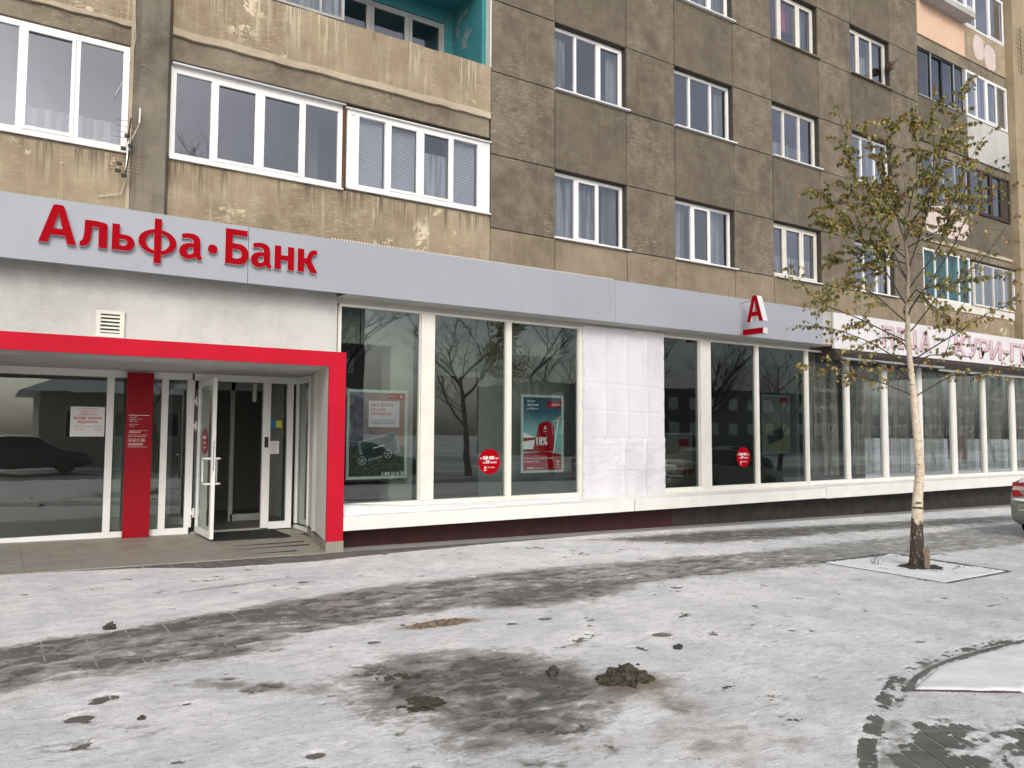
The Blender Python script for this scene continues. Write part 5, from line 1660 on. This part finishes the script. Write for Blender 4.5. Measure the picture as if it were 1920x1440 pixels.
# (start py, control pts..., depth, leaf density)
BR = [
    (755, [(1650, 725), (1560, 705), (1502, 690)], -.35, .55), (758, [(1790, 715), (1850, 715), (1905, 700)], .3, .30), (700, [(1640, 650), (1570, 620), (1500, 612)], .25, .55),
    (690, [(1790, 650), (1850, 615), (1892, 600)], -.4, .35), (655, [(1610, 600), (1540, 570), (1478, 488)], .1, .65), (640, [(1780, 560), (1840, 520), (1912, 428)], .2, .32),
    (620, [(1650, 560), (1580, 540), (1535, 600)], -.5, .7), (600, [(1790, 500), (1830, 420), (1900, 410)], -.3, .35), (590, [(1650, 470), (1590, 400), (1545, 330)], .35, 1.25),
    (560, [(1780, 470), (1800, 390), (1850, 290)], .35, .8), (540, [(1670, 440), (1620, 340), (1590, 195)], -.25, 1.2), (520, [(1755, 420), (1770, 320), (1765, 215)], -.35, 1.1),
    (500, [(1640, 430), (1570, 430), (1535, 400)], -.3, 1.25), (470, [(1690, 380), (1660, 300), (1640, 240)], .3, 1.2), (450, [(1770, 370), (1800, 280), (1822, 185)], .0, .8),
    (430, [(1735, 350), (1740, 280), (1730, 230)], .25, 1.1), (400, [(1690, 340), (1680, 280), (1690, 235)], -.2, 1.1), (480, [(1790, 440), (1840, 350), (1880, 335)], .5, .35),
    (580, [(1730, 560), (1760, 600), (1790, 640)], -.6, .5), (675, [(1690, 640), (1650, 640), (1600, 660)], .6, .5), (510, [(1660, 480), (1610, 480), (1560, 480)], .5, 1.15),
    (730, [(1690, 700), (1640, 690), (1590, 745)], -.5, .4), (610, [(1740, 560), (1800, 560), (1870, 560)], -.55, .4), (545, [(1690, 500), (1630, 530), (1585, 545)], -.1, 1.1),
    (465, [(1730, 420), (1780, 400), (1830, 400)], -.2, 1.0), (440, [(1690, 400), (1640, 380), (1600, 340)], .1, 1.3), (720, [(1740, 680), (1780, 680), (1800, 600)], .4, .5),
]
leaves = []
def lerp_poly(pts, f_):
    n = len(pts) - 1
    i = min(int(f_ * n), n - 1)
    k = f_ * n - i
    return pts[i].lerp(pts[i + 1], k)
lr = random.Random(21)
for (py, cps, dep, dens) in BR:
    bx_, br_ = trunk_at(py)
    base = [tp(bx_, py)]
    for i, (cx_, cy_) in enumerate(cps):
        f_ = (i + 1) / len(cps)
        base.append(tp(cx_, cy_, dep * f_))
    # smooth the polyline
    pts = []
    for k in range(13):
        p_ = lerp_poly(base, k / 12)
        pts.append(p_ + Vector((lr.uniform(-1, 1), lr.uniform(-1, 1), lr.uniform(-1, 1))) * .018 * (k > 0))
    pts = [pts[0]] + [(pts[k - 1] + pts[k] * 2 + pts[k + 1]) / 4 for k in range(1, 12)] + [pts[-1]]
    r0 = min(.0088, br_ * .42)
    m = MB().tube(pts, [r0 * (1 - .85 * k / 12) + .0012 for k in range(13)], 6)
    Ln = sum((pts[k + 1] - pts[k]).length for k in range(12))
    ntw = int(Ln * 15)
    for q in range(ntw):
        f_ = lr.uniform(.18, 1)
        s_ = lerp_poly(pts, f_)
        d = (pts[-1] - pts[0]).normalized()
        dr_ = (d * lr.uniform(.2, 1) + Vector((lr.uniform(-1, 1), lr.uniform(-1, 1), lr.uniform(-.2, .9))) * .8).normalized()
        ln = lr.uniform(.18, .55) * (1.1 - .4 * f_)
        tw = [s_]
        for k in range(4):
            dr_ = (dr_ + Vector((lr.uniform(-.25, .25), lr.uniform(-.25, .25), lr.uniform(-.42, .04)))).normalized()
            tw.append(tw[-1] + dr_ * ln / 4)
        m.tube(tw, [.0024, .002, .0016, .0012, .0009], 4, cap=False)
        nl = dens * ln * (52 if py < 620 else 30)
        for k in range(int(nl) + (lr.random() < nl % 1)):
            leaves.append((lerp_poly(tw, lr.uniform(.15, 1)), dr_.copy()))
    for k in range(int(dens * 12)):
        leaves.append((lerp_poly(pts, lr.uniform(.6, 1)), (pts[-1] - pts[-2]).normalized()))
    obj('branch', m, M['twig'], birch, smooth=True)

def leafmat(name, col):
    t = NT(name)
    n_ = t.noise(t.pos(), 25, 3)
    c_ = t.mix(t.rng(n_, .35, .65), tuple(x * .75 for x in col), tuple(x * 1.2 for x in col))
    d = t.n('BsdfDiffuse'); t.put(d.inputs[0], c_)
    tl_ = t.n('BsdfTranslucent'); t.put(tl_.inputs[0], c_)
    gl = t.n('BsdfGlossy'); gl.inputs['Roughness'].default_value = .45
    a1 = t.n('MixShader'); a1.inputs[0].default_value = .35
    t.t.links.new(d.outputs[0], a1.inputs[1]); t.t.links.new(tl_.outputs[0], a1.inputs[2])
    a2 = t.n('MixShader'); a2.inputs[0].default_value = .05
    t.t.links.new(a1.outputs[0], a2.inputs[1]); t.t.links.new(gl.outputs[0], a2.inputs[2])
    t.t.links.new(a2.outputs[0], t.out.inputs[0])
    return t.m
LM = [leafmat('leaf_olive', (.30, .29, .10)), leafmat('leaf_green', (.18, .21, .075)), leafmat('leaf_yellow', (.48, .38, .09)), leafmat('leaf_orange', (.40, .20, .05)), leafmat('leaf_brown', (.20, .12, .06))]
def leafshape(fold, curl):
    o_ = [(0, 0), (.30, .12), (.42, .36), (.30, .66), (.12, .88), (0, 1.08), (-.12, .88), (-.30, .66), (-.42, .36), (-.30, .12)]
    v = [(x, abs(x) * fold + curl * y * y, -y) for x, y in o_]
    v.append((0, curl * .2, -.45))
    f = [(i, (i + 1) % 10, 10) for i in range(10)]
    return v, f
LS = [leafshape(.45, .1), leafshape(.2, -.25), leafshape(.7, .3), leafshape(.35, .45)]
lme = {}
for si, (v, f) in enumerate(LS):
    for mi, mt in enumerate(LM):
        me = bpy.data.meshes.new('leaf')
        me.from_pydata(v, [], f)
        me.materials.append(mt)
        me.polygons.foreach_set('use_smooth', [True] * len(f))
        lme[(si, mi)] = me
lr.shuffle(leaves)
CAMP = Vector((0, 0, 1.6))
restm = [MB() for _ in LM]
leaves.sort(key=lambda q: (q[0] - CAMP).length)
step = max(1, len(leaves) // 290)
for i, (p_, d) in enumerate(leaves):
    s_ = lr.uniform(.038, .068)
    rot = Matrix.Rotation(lr.uniform(0, 6.28), 4, 'Z') @ Matrix.Rotation(lr.gauss(0, .55), 4, 'X') @ Matrix.Rotation(lr.gauss(0, .4), 4, 'Y')
    hgt = p_.z
    wts = [.40, .24, .17, .09, .10] if hgt > 3.4 else [.34, .14, .22, .13, .17]
    mi = lr.choices(range(5), wts)[0]
    si = lr.randrange(4)
    mat_ = Matrix.Translation(p_) @ rot @ Matrix.Scale(s_, 4)
    if i < 295:
        o = bpy.data.objects.new('leaf', lme[(si, mi)])
        COL.objects.link(o)
        o.parent = birch
        o.matrix_local = Matrix.Translation(-TB) @ mat_
    else:
        mm = restm[mi]
        b = len(mm.v)
        mm.v += [tuple(mat_ @ Vector(q)) for q in LS[si][0]]
        mm.f += [tuple(b + k for k in f) for f in LS[si][1]]
big = MB(); fmi = []
for mi, mm in enumerate(restm):
    b = len(big.v)
    big.v += mm.v
    big.f += [tuple(b + k for k in f) for f in mm.f]
    fmi += [mi] * len(mm.f)
o = obj('leaf', big, None, birch, mats=LM, fm=fmi, smooth=True)
o['kind'] = 'stuff'
print('leaves', len(leaves), 'slabs', len(one), nd)
# stake at its foot
st = obj('wooden_stake', MB().prism([tp(1731, 1068, -.20), tp(1741, 1068, -.20), tp(1741, 1030, -.20), tp(1736, 1022, -.20), tp(1731, 1030, -.20)], tuple(DP * .03)), M['wood'])
tag(st, 'short weathered wooden stake leaning at the foot of the birch', 'stake')
# dry weeds
def weed(x, y, h, n, label, group=None):
    m = MB()
    r_ = random.Random(int(x * 100))
    z0 = gz(x) - .01
    for k in range(n):
        a_ = r_.uniform(0, 6.28); l_ = h * r_.uniform(.5, 1)
        p0 = Vector((x + r_.uniform(-.05, .05), y + r_.uniform(-.05, .05), z0))
        p1 = p0 + Vector((math.cos(a_) * l_ * .3, math.sin(a_) * l_ * .3, l_ * .6))
        p2_ = p1 + Vector((math.cos(a_) * l_ * .35, math.sin(a_) * l_ * .35, l_ * .25))
        m.tube([p0, p1, p2_], [.002, .0015, .001], 4, cap=False)
    o = obj('dry_weed', m, M['twig'])
    tag(o, label, 'weed', group)
weed(10.05, 6.25, .20, 14, 'tuft of dry weed sticking out of the snow left of the birch trunk')
weed(10.25, 5.55, .12, 8, 'low dry weed stalks in the snow in front of the birch trunk')
weed(10.85, 5.55, .10, 8, 'low dry weed stalks in the snow right of the birch trunk')

# ------------------------------------------------------------------ mud and stones
t = NT('frozen_mud')
n_ = t.noise(t.pos(), 20, 6, .7)
t.pbr(t.mix(t.rng(n_, .35, .7), (.038, .033, .023), (.095, .082, .058)), .75, t.bump(t.noise(t.pos(), 70, 5), .7, .01), spec=.5)
M['mud'] = t.m
t = NT('sandy_mud')
t.pbr(t.mix(t.rng(t.noise(t.pos(), 26, 6, .7), .35, .7), (.12, .08, .05), (.34, .26, .19)), .85, t.bump(t.noise(t.pos(), 70, 5), .7, .01))
M['sand'] = t.m
M['stone'] = simple('dark_stone', (.05, .047, .042), .7, .3, 30, bump=.4)
def clod_mb(x, y, z, rx, ry, rz, seed, sub=2, rough=.35):
    bm = bmesh.new()
    bmesh.ops.create_icosphere(bm, subdivisions=sub, radius=1)
    r_ = np.random.RandomState(seed)
    off = r_.rand(3) * 40
    m = MB()
    for v in bm.verts:
        c_ = v.co
        n_ = float(fbm(np.array([c_.x * 1.7 + off[0] + c_.z]), np.array([c_.y * 1.7 + off[1] - c_.z * .7]), 3, .6)[0])
        n2 = float(vn(np.array([c_.x * 5 + off[2]]), np.array([c_.y * 5 + c_.z * 4 + off[0]]))[0])
        k = 1 + rough * 2.6 * (n_ - .5) + rough * 1.5 * (n2 - .5)
        m.v.append((x + c_.x * rx * k, y + c_.y * ry * k, z + c_.z * rz * k))
    m.f = [tuple(v.index for v in f.verts) for f in bm.faces]
    bm.free()
    return m
def pile(name, x, y, rx, ry, hz, n, mat, label, cat, seed, big=.4, flat=.3):
    r_ = random.Random(seed)
    m = []
    for k in range(n):
        a_ = r_.uniform(0, 6.28); d = math.sqrt(r_.random())
        px, py = x + rx * d * math.cos(a_), y + ry * d * math.sin(a_)
        s_ = (big * (1 - .65 * d) * r_.uniform(.5, 1.1) + .05) * min(rx, ry)
        zz_ = hz * (1 - d) * r_.uniform(.3, 1)
        m.append(clod_mb(px, py, gz(px) + .004 + zz_ * .6, s_ * r_.uniform(.8, 1.5), s_ * r_.uniform(.8, 1.3), max(.006, s_ * r_.uniform(.45, .9) * (hz / .08 if hz < .08 else 1)), seed * 31 + k, 2 if s_ < .03 else 3, .62))
    o = obj(name, join(*m), mat)
    tag(o, label, cat)
    return o
pile('mud_heap', 3.62, 4.10, .20, .13, .085, 42, M['mud'], 'largest heap of frozen dark mud lumps, lying right of the wet patch', 'mud', 3, .55)
pile('mud_heap', 2.33, 4.93, .17, .07, .03, 22, M['mud'], 'small flat scatter of dark mud lumps behind the wet patch', 'mud', 4, .5)
pile('mud_heap', 2.24, 4.36, .15, .09, .015, 16, M['mud'], 'flattened olive brown pat of mud at the left of the wet patch', 'mud', 5, .9)
pile('sand_heap', 3.30, 6.13, .34, .11, .04, 46, M['sand'], 'long low heap of brown sandy slush beyond the wet patch', 'sand', 6, .45)
pile('mud_heap', 4.10, 3.62, .09, .04, .015, 10, M['mud'], 'small smear of mud right of and below the largest heap', 'mud', 7, .5)
pile('mud_heap', 4.18, 3.36, .08, .05, .012, 8, M['sand'], 'pale sandy crumbs near the lower edge right of the largest heap', 'mud', 8, .5)
pile('mud_heap', 3.98, 3.02, .06, .04, .012, 7, M['mud'], 'dark muddy crumbs at the bottom of the photo right of centre', 'mud', 9, .5)
def stone(x, y, r_, label, seed, sq=.7):
    o = obj('stone', clod_mb(x, y, gz(x) + .004 + r_ * sq * .42, r_, r_ * .8, r_ * sq, seed, 3, .55), M['stone'], smooth=False)
    tag(o, label, 'stone')
stone(3.28, 4.45, .042, 'round dark lump lying alone left of the largest mud heap', 41, 1.0)
stone(4.53, 4.50, .034, 'dark pebble on clean snow beyond the largest mud heap', 42, .8)
stone(.83, 7.28, .040, 'dark pebble on the bright snow strip at the left', 43, .9)
stone(.74, 4.93, .018, 'tiny dark pebble at the faint grey smear, lower left', 44, .9)
stone(2.22, 4.72, .022, 'tiny dark crumb in front of the flat scatter of mud', 45, .8)
stone(3.95, 4.32, .015, 'tiny dark crumb just right of the largest mud heap', 46, .8)
r_ = random.Random(90)
m = []
for k in range(150):
    x, y = r_.uniform(.2, 6.5), r_.uniform(2.6, 7.5)
    if r_.random() < .6:
        x, y = r_.gauss(3.0, .7), r_.gauss(4.3, .6)
    s_ = r_.uniform(.003, .009)
    m.append(clod_mb(x, y, gz(x) + .006, s_ * 1.2, s_, s_ * .6, k + 900, 1))
o = obj('crumbs', join(*m), M['mud'])
o['kind'] = 'stuff'
tag(o, 'scattered crumbs of mud and grit over the trodden snow', 'grit')
pile('soil', 10.50, 5.88, .30, .24, .02, 60, M['soil'], 'dark bare soil crumbs in the snow around the foot of the birch', 'soil', 12, .35)
# ------------------------------------------------------------------ cars
def make_car(paint):
    root = empty('parked_car', (0, 0, 0))
    # sections: x, zb, zside (belt), halfwidth bottom, halfwidth belt, ztop centre
    S = [(0.00, .42, .78, .62, .60, .80), (0.03, .34, .88, .76, .74, .95), (.10, .28, .96, .83, .80, 1.06), (.35, .22, .97, .865, .83, 1.10), (.80, .20, .97, .87, .85, 1.08),
         (1.6, .20, .95, .875, .86, 1.0), (2.6, .20, .93, .875, .86, .98), (3.2, .20, .91, .87, .84, .98), (3.7, .22, .84, .85, .80, .90), (4.15, .26, .74, .80, .74, .79), (4.36, .34, .62, .70, .62, .66)]
    m = MB()
    for (x, zb_, zs, wb_, ws, zt) in S:
        zm = zb_ + (zs - zb_) * .45
        ring = [(-wb_ * .93, zb_), (-wb_ * .99, zb_ + .08), (-wb_ * 1.005, zm), (-ws * 1.0, zs - .05), (-ws * .93, zs + (zt - zs) * .55), (-ws * .55, zt), (ws * .55, zt), (ws * .93, zs + (zt - zs) * .55), (ws, zs - .05), (wb_ * 1.005, zm), (wb_ * .99, zb_ + .08), (wb_ * .93, zb_)]
        m.v += [(x, y, z) for y, z in ring]
    n = 12
    for i in range(len(S) - 1):
        for k in range(n):
            m.f.append((i * n + k, i * n + (k + 1) % n, (i + 1) * n + (k + 1) % n, (i + 1) * n + k))
    m.f.append(tuple(range(n))[::-1])
    m.f.append(tuple((len(S) - 1) * n + k for k in range(n)))
    body = obj('body', m, paint, root, smooth=True)
    # cabin
    C_ = [(.62, .80, .98, 1.04), (1.05, .74, .97, 1.38), (1.45, .71, .97, 1.46), (2.1, .71, .95, 1.47), (2.5, .73, .95, 1.41), (3.15, .80, .93, 1.0)]
    m = MB()
    for (x, w_, zb_, zt) in C_:
        wr = w_ * (.80 if zt > 1.2 else .97)
        m.v += [(x, -w_ * 1.06, zb_ - .05), (x, -wr, zt - .04), (x, -wr * .75, zt), (x, wr * .75, zt), (x, wr, zt - .04), (x, w_ * 1.06, zb_ - .05)]
    for i in range(len(C_) - 1):
        for k in range(5):
            m.f.append((i * 6 + k, i * 6 + k + 1, (i + 1) * 6 + k + 1, (i + 1) * 6 + k))
    fm = []
    for i in range(len(C_) - 1):
        for k in range(5):
            glass_ = (i in (0, 4)) or (k in (0, 4) and i in (1, 2, 3))
            if i == 0 and k in (0, 4) : glass_ = False
            if i == 4 and k in (0, 4) : glass_ = True
            fm.append(1 if glass_ else 0)
    obj('cabin', m, None, root, mats=[paint, M['carglass']], fm=fm, smooth=False)
    for s_ in (-1, 1):
        m = MB()
        m.prism([(-.006, s_ * .60, .80), (-.004, s_ * .60, 1.0), (.07, s_ * .76, .98), (.30, s_ * .845, .95), (.26, s_ * .865, .80), (.02, s_ * .77, .72)], (-.02, 0, 0))
        m = MB()
        v_ = [(.015, s_ * .50, .76), (.045, s_ * .52, .99), (.075, s_ * .775, 1.0), (.01, s_ * .755, .74), (.33, s_ * .868, .97), (.30, s_ * .880, .78)]
        m.v = [(a_ - .018, b_, c_) for a_, b_, c_ in v_] + [(a_ + .03, b_ * .95, c_) for a_, b_, c_ in v_]
        m.f = [(0, 1, 2, 3), (3, 2, 4, 5), (1, 0, 6, 7), (2, 1, 7, 8), (4, 2, 8, 10), (5, 4, 10, 11), (3, 5, 11, 9), (0, 3, 9, 6)]
        obj('tail_light', m, M['taillight'], root)
        m = MB()
        m.v = [(-.012, s_ * .55, .86), (.0, s_ * .56, .93), (.045, s_ * .77, .935), (.02, s_ * .765, .86)]
        m.v += [(a_ + .02, b_, c_) for a_, b_, c_ in m.v]
        m.f = [(0, 1, 2, 3), (1, 0, 4, 5), (2, 1, 5, 6), (3, 2, 6, 7), (0, 3, 7, 4)]
        obj('reflector', m, M['lightclear'], root)
        obj('headlight', MB().disc((4.22, s_ * .6, .64), .09, 'x', .08, 16, ry=.07), M['lightclear'], root)
        obj('mirror', clod_mb(2.95, s_ * .98, .98, .07, .10, .07, 5, 2, .02), paint, root, smooth=True)
    # bumper
    m = MB()
    Bz = [(.30, 0.02), (.34, -.05), (.48, -.075), (.60, -.07), (.64, -.03), (.66, .03)]
    ys_ = [-.86, -.80, -.6, -.3, 0, .3, .6, .80, .86]
    for yv in ys_:
        bow = .32 * max(0, (abs(yv) - .72) / .14) ** 1.6 + .05 * (yv / .8) ** 2
        for (zz_, xx) in Bz:
            m.v.append((xx + bow, yv * (1.02), zz_))
    k6 = len(Bz)
    for i in range(len(ys_) - 1):
        for k in range(k6 - 1):
            m.f.append((i * k6 + k, i * k6 + k + 1, (i + 1) * k6 + k + 1, (i + 1) * k6 + k))
    bp = obj('bumper', m, paint, root, smooth=True)
    sdf = bp.modifiers.new('s', 'SOLIDIFY'); sdf.thickness = .02
    obj('bumper_strip', MB().box(-.088, -.07, -.62, .62, .50, .525), M['alu'], root)
    obj('number_plate', MB().box(-.03, -.015, -.26, .26, .70, .81), M['paperw'], root)
    for (xw, sd_) in ((.92, -1), (.92, 1), (3.42, -1), (3.42, 1)):
        yw = sd_ * .78
        m = MB()
        n = 28
        prof = [(-.09, .20), (-.095, .29), (-.07, .312), (.07, .312), (.095, .29), (.09, .20)]
        for k in range(n):
            a_ = 2 * math.pi * k / n
            for (dy, rr_) in prof:
                m.v.append((xw + rr_ * math.cos(a_), yw + dy, .312 + rr_ * math.sin(a_)))
        for k in range(n):
            for q in range(6):
                m.f.append((k * 6 + q, k * 6 + (q + 1) % 6, ((k + 1) % n) * 6 + (q + 1) % 6, ((k + 1) % n) * 6 + q))
        wh = obj('wheel', m, M['tyre'], root, smooth=True)
        m = MB()
        yo = yw + sd_ * .075
        for k in range(6):
            a_ = R(60 * k)
            m.tube([(xw, yo, .312), (xw + .19 * math.cos(a_), yo, .312 + .19 * math.sin(a_))], .025, 5)
        m.disc((xw, yo - sd_ * .03, .312), .205, 'y', .01, 24)
        obj('rim', m, M['alu'], wh)
        obj('wheel_arch', MB().disc((xw, sd_ * .872 if sd_ > 0 else sd_ * .872 - .004, .34), .365, 'y', .006, 26), M['black'], root)
    m = MB()
    m.box(-.02, .0, -.30, .30, .98, .985)
    return root
M['carglass'] = simple('car_glass', (.02, .025, .03), .08, .1, 3)
M['taillight'] = simple('red_lens', (.30, .006, .012), .18, .08, 8)
M['lightclear'] = simple('clear_lens', (.62, .45, .42), .2, .06, 8)
M['tyre'] = simple('tyre_rubber', (.018, .018, .018), .85, .2, 12)
M['silver'] = simple('silver_green_paint', (.30, .31, .27), .32, .08, 3, metal=.5, coat=.4, dirt=.35, dirtcol=(.16, .14, .11))
M['darkpaint'] = simple('dark_car_paint', (.03, .032, .035), .3, .2, 3, coat=.5)
car = make_car(M['silver'])
tag(car, 'silver grey saloon car at the right edge, its rear corner with red tail light showing', 'car')
CX, CYY = 15.50, 6.20
car.location = (CX, CYY, gz(15.66) + .005)
car.rotation_euler = (0, .0155, R(0))
# snow on the boot
n = 30
m = MB()
for i in range(n + 1):
    for j in range(9):
        yv = -.72 + 1.44 * i / n
        xv = .07 + .5 * j / 8
        h = 1.085 + .02 - .09 * (yv / .8) ** 4 + .03 * float(vn(np.array([yv * 8]), np.array([xv * 9]))[0]) - (.06 if j in (0, 8) or i in (0, n) else 0) + .03 * min(1, xv / .35) - .02
        m.v.append((CX + xv, CYY + yv, gz(15.7) + h))
for i in range(n):
    for j in range(8):
        a_ = i * 9 + j
        m.f.append((a_, a_ + 9, a_ + 10, a_ + 1))
o = obj('boot_snow', m, M['snow'], smooth=True)
tag(o, 'thin layer of snow on the boot lid of the silver car', 'snow')
m = MB()
for i in range(n + 1):
    yv = -.80 + 1.60 * i / n
    bow = .32 * max(0, (abs(yv) - .72) / .14) ** 1.6 + .05 * (yv / .8) ** 2
    for j in range(5):
        xv = -.045 + bow + .10 * j / 4
        m.v.append((CX + xv, CYY + yv * 1.01, gz(15.7) + .665 + (.05 if 0 < j < 4 and 0 < i < n else 0) + .025 * float(vn(np.array([yv * 9]), np.array([j * .7]))[0])))
for i in range(n):
    for j in range(4):
        a_ = i * 5 + j
        m.f.append((a_, a_ + 5, a_ + 6, a_ + 1))
o = obj('bumper_snow', m, M['snow'], smooth=True)
tag(o, 'snow lying on the rear bumper of the silver car under the tail light', 'snow')

# ------------------------------------------------------------------ the other side of the street (seen in the glass)
for (x, y, rz, lab) in ((-1.2, -8.6, 0, 'dark parked car across the pavement, mirrored low in the large left entrance pane'), (9.0, -4.9, 0, 'dark parked car mirrored under the wheeled card poster'),
                        (21.5, -5.0, 0, 'dark parked car mirrored in the dark tinted panes'), (29.5, -5.2, 0, 'dark parked car mirrored low in the curtained windows')):
    c2 = copy_tree(car)
    for ch in c2.children:
        pass
    c2.location = (x, y, gz(x) - .05)
    c2.rotation_euler = (0, 0, R(rz))
    tag(c2, lab, 'car', 'dark cars parked across the street')
    for ch in c2.children:
        ch.material_slots
        for sl_i, ms_ in enumerate(ch.material_slots):
            if ms_.material == M['silver']:
                ms_.link = 'OBJECT'
                ms_.material = M['darkpaint']
hw = empty('low_house', (8, -19, gz(8)))
tag(hw, 'low cream house with a snow covered hip roof, mirrored in the entrance glass', 'house')
obj('wall', MB().box(1.6, 15, -25, -16, -.5, 3.4), simple('house_cream', (.48, .45, .38), .9), hw)
m = MB()
m.v = [(.8, -15.2, 3.4), (15.8, -15.2, 3.4), (15.8, -25.8, 3.4), (.8, -25.8, 3.4), (5.2, -20.5, 5.9), (11.5, -20.5, 5.9)]
m.f = [(0, 1, 5, 4), (1, 2, 5), (2, 3, 4, 5), (3, 0, 4), (3, 2, 1, 0)]
obj('roof', m, M['snow'], hw)
for k in range(6):
    f_ = obj('window', frame_mb(2.6 + k * 2.1, 3.6 + k * 2.1, 1.2, 2.6, -15.98, .08, .04), M['oldwhite'], hw)
    obj('pane', MB().box(2.68 + k * 2.1, 3.52 + k * 2.1, -16.0, -15.99, 1.28, 2.52), M['carglass'], f_)
ab = empty('opposite_apartment_block', (27, -44, 0))
tag(ab, 'pale apartment block far across the street, mirrored in the first shop window', 'building')
obj('wall', MB().box(17, 27.5, -55, -44, -.6, 13), simple('block_grey', (.24, .23, .21), .9), ab)
wm = None
for r_i in range(4):
    for k in range(4):
        x, z = 18.2 + k * 2.35, 1.2 + r_i * 2.8
        if wm is None:
            wm = obj('window', frame_mb(x, x + 1.3, z, z + 1.4, -43.98, .08, .04).box(x + .08, x + 1.22, -44.0, -43.99, z + .08, z + 1.32), M['oldwhite'], ab)
            base_l = wm.location.copy()
        else:
            o = wm.copy()
            COL.objects.link(o)
            o.location = base_l + Vector((k * 2.35, 0, r_i * 2.8))
bark2 = simple('bare_tree_bark', (.05, .045, .04), .9, .2, 9)
def bare_tree(x, y, h, seed, label):
    r_ = random.Random(seed)
    root = empty('bare_tree', (x, y, gz(x)))
    tag(root, label, 'tree', 'bare trees across the street')
    tm, cm = MB(), MB()
    def grow(p_, d, ln, rad, lev):
        pts = [p_]
        n_ = 4
        for k in range(n_):
            d = (d + Vector((r_.uniform(-.2, .2), r_.uniform(-.2, .2), r_.uniform(-.08, .16)))).normalized()
            pts.append(pts[-1] + d * ln / n_)
        (tm if lev == 0 else cm).tube(pts, [rad * (1 - .55 * k / n_) for k in range(n_ + 1)], 6 if lev < 2 else 3, cap=False)
        if lev >= 4:
            return
        nb2 = (6, 5, 5, 5)[lev]
        for k in range(nb2):
            f_ = r_.uniform(.35, 1)
            q_ = lerp_poly(pts, f_)
            a_ = r_.uniform(0, 6.28)
            side_ = Vector((math.cos(a_), math.sin(a_), r_.uniform(-.1, .5)))
            grow(q_, (d * .7 + side_ * .75).normalized(), ln * r_.uniform(.5, .72), rad * .42, lev + 1)
    grow(Vector((x, y, gz(x) - .1)), Vector((0, 0, 1)), h * .48, .16, 0)
    obj('trunk', tm, bark2, root, smooth=True)
    obj('crown', cm, bark2, root)
    return root
bare_tree(5.5, -7.5, 13, 1, 'bare tree mirrored in the four pane balcony window')
bare_tree(10.5, -9.0, 14, 2, 'bare tree mirrored in the balcony window with blinds')
bare_tree(17.5, -8.0, 9.5, 3, 'bare tree mirrored in the middle shop pane')
bare_tree(22.5, -8.5, 10.5, 4, 'bare tree mirrored in the pane with the suitcase poster')
bare_tree(33, -9.0, 9.5, 5, 'bare tree mirrored in the dark tinted pane beside the round sticker')
bare_tree(40, -9.0, 10, 6, 'bare tree mirrored in the dark tinted pane beside the grill bar')

for k, x in enumerate((27.5, 46, 52, 57, 63, 70, 77, 85)):
    src = bpy.data.objects['bare_tree.%03d' % (2 + k % 4)]
    c3 = copy_tree(src)
    c3.location = (x, -8.5 - (k % 3), gz(x))
    c3.rotation_euler = (0, 0, k * 1.3)
    c3['label'] = ['bare tree mirrored between the two middle shop panes', 'first bare tree mirrored in the curtained windows, nearest the bank', 'second bare tree mirrored in the curtained windows',
                  'third bare tree mirrored in the curtained windows', 'fourth bare tree mirrored, behind the birch trunk', 'fifth bare tree mirrored, right of the birch trunk',
                  'sixth bare tree mirrored near the right edge', 'last bare tree of the mirrored row, above the silver car'][k]
ab2 = empty('long_apartment_block', (70, -40, 0))
tag(ab2, 'long grey apartment block mirrored in the curtained and dark windows at the right', 'building')
obj('wall', MB().box(44, 130, -52, -40, -.8, 6.6), simple('block_grey_two', (.17, .165, .155), .9), ab2)
wm = None
for r_i in range(2):
    for k in range(26):
        x, z = 45.5 + k * 3.2, 1.4 + r_i * 2.8
        if wm is None:
            wm = obj('window', frame_mb(x, x + 1.5, z, z + 1.4, -39.98, .08, .04).box(x + .08, x + 1.42, -40.0, -39.99, z + .08, z + 1.32), M['oldwhite'], ab2)
            base_l = wm.location.copy()
        else:
            o = wm.copy()
            COL.objects.link(o)
            o.location = base_l + Vector((k * 3.2, 0, r_i * 2.8))
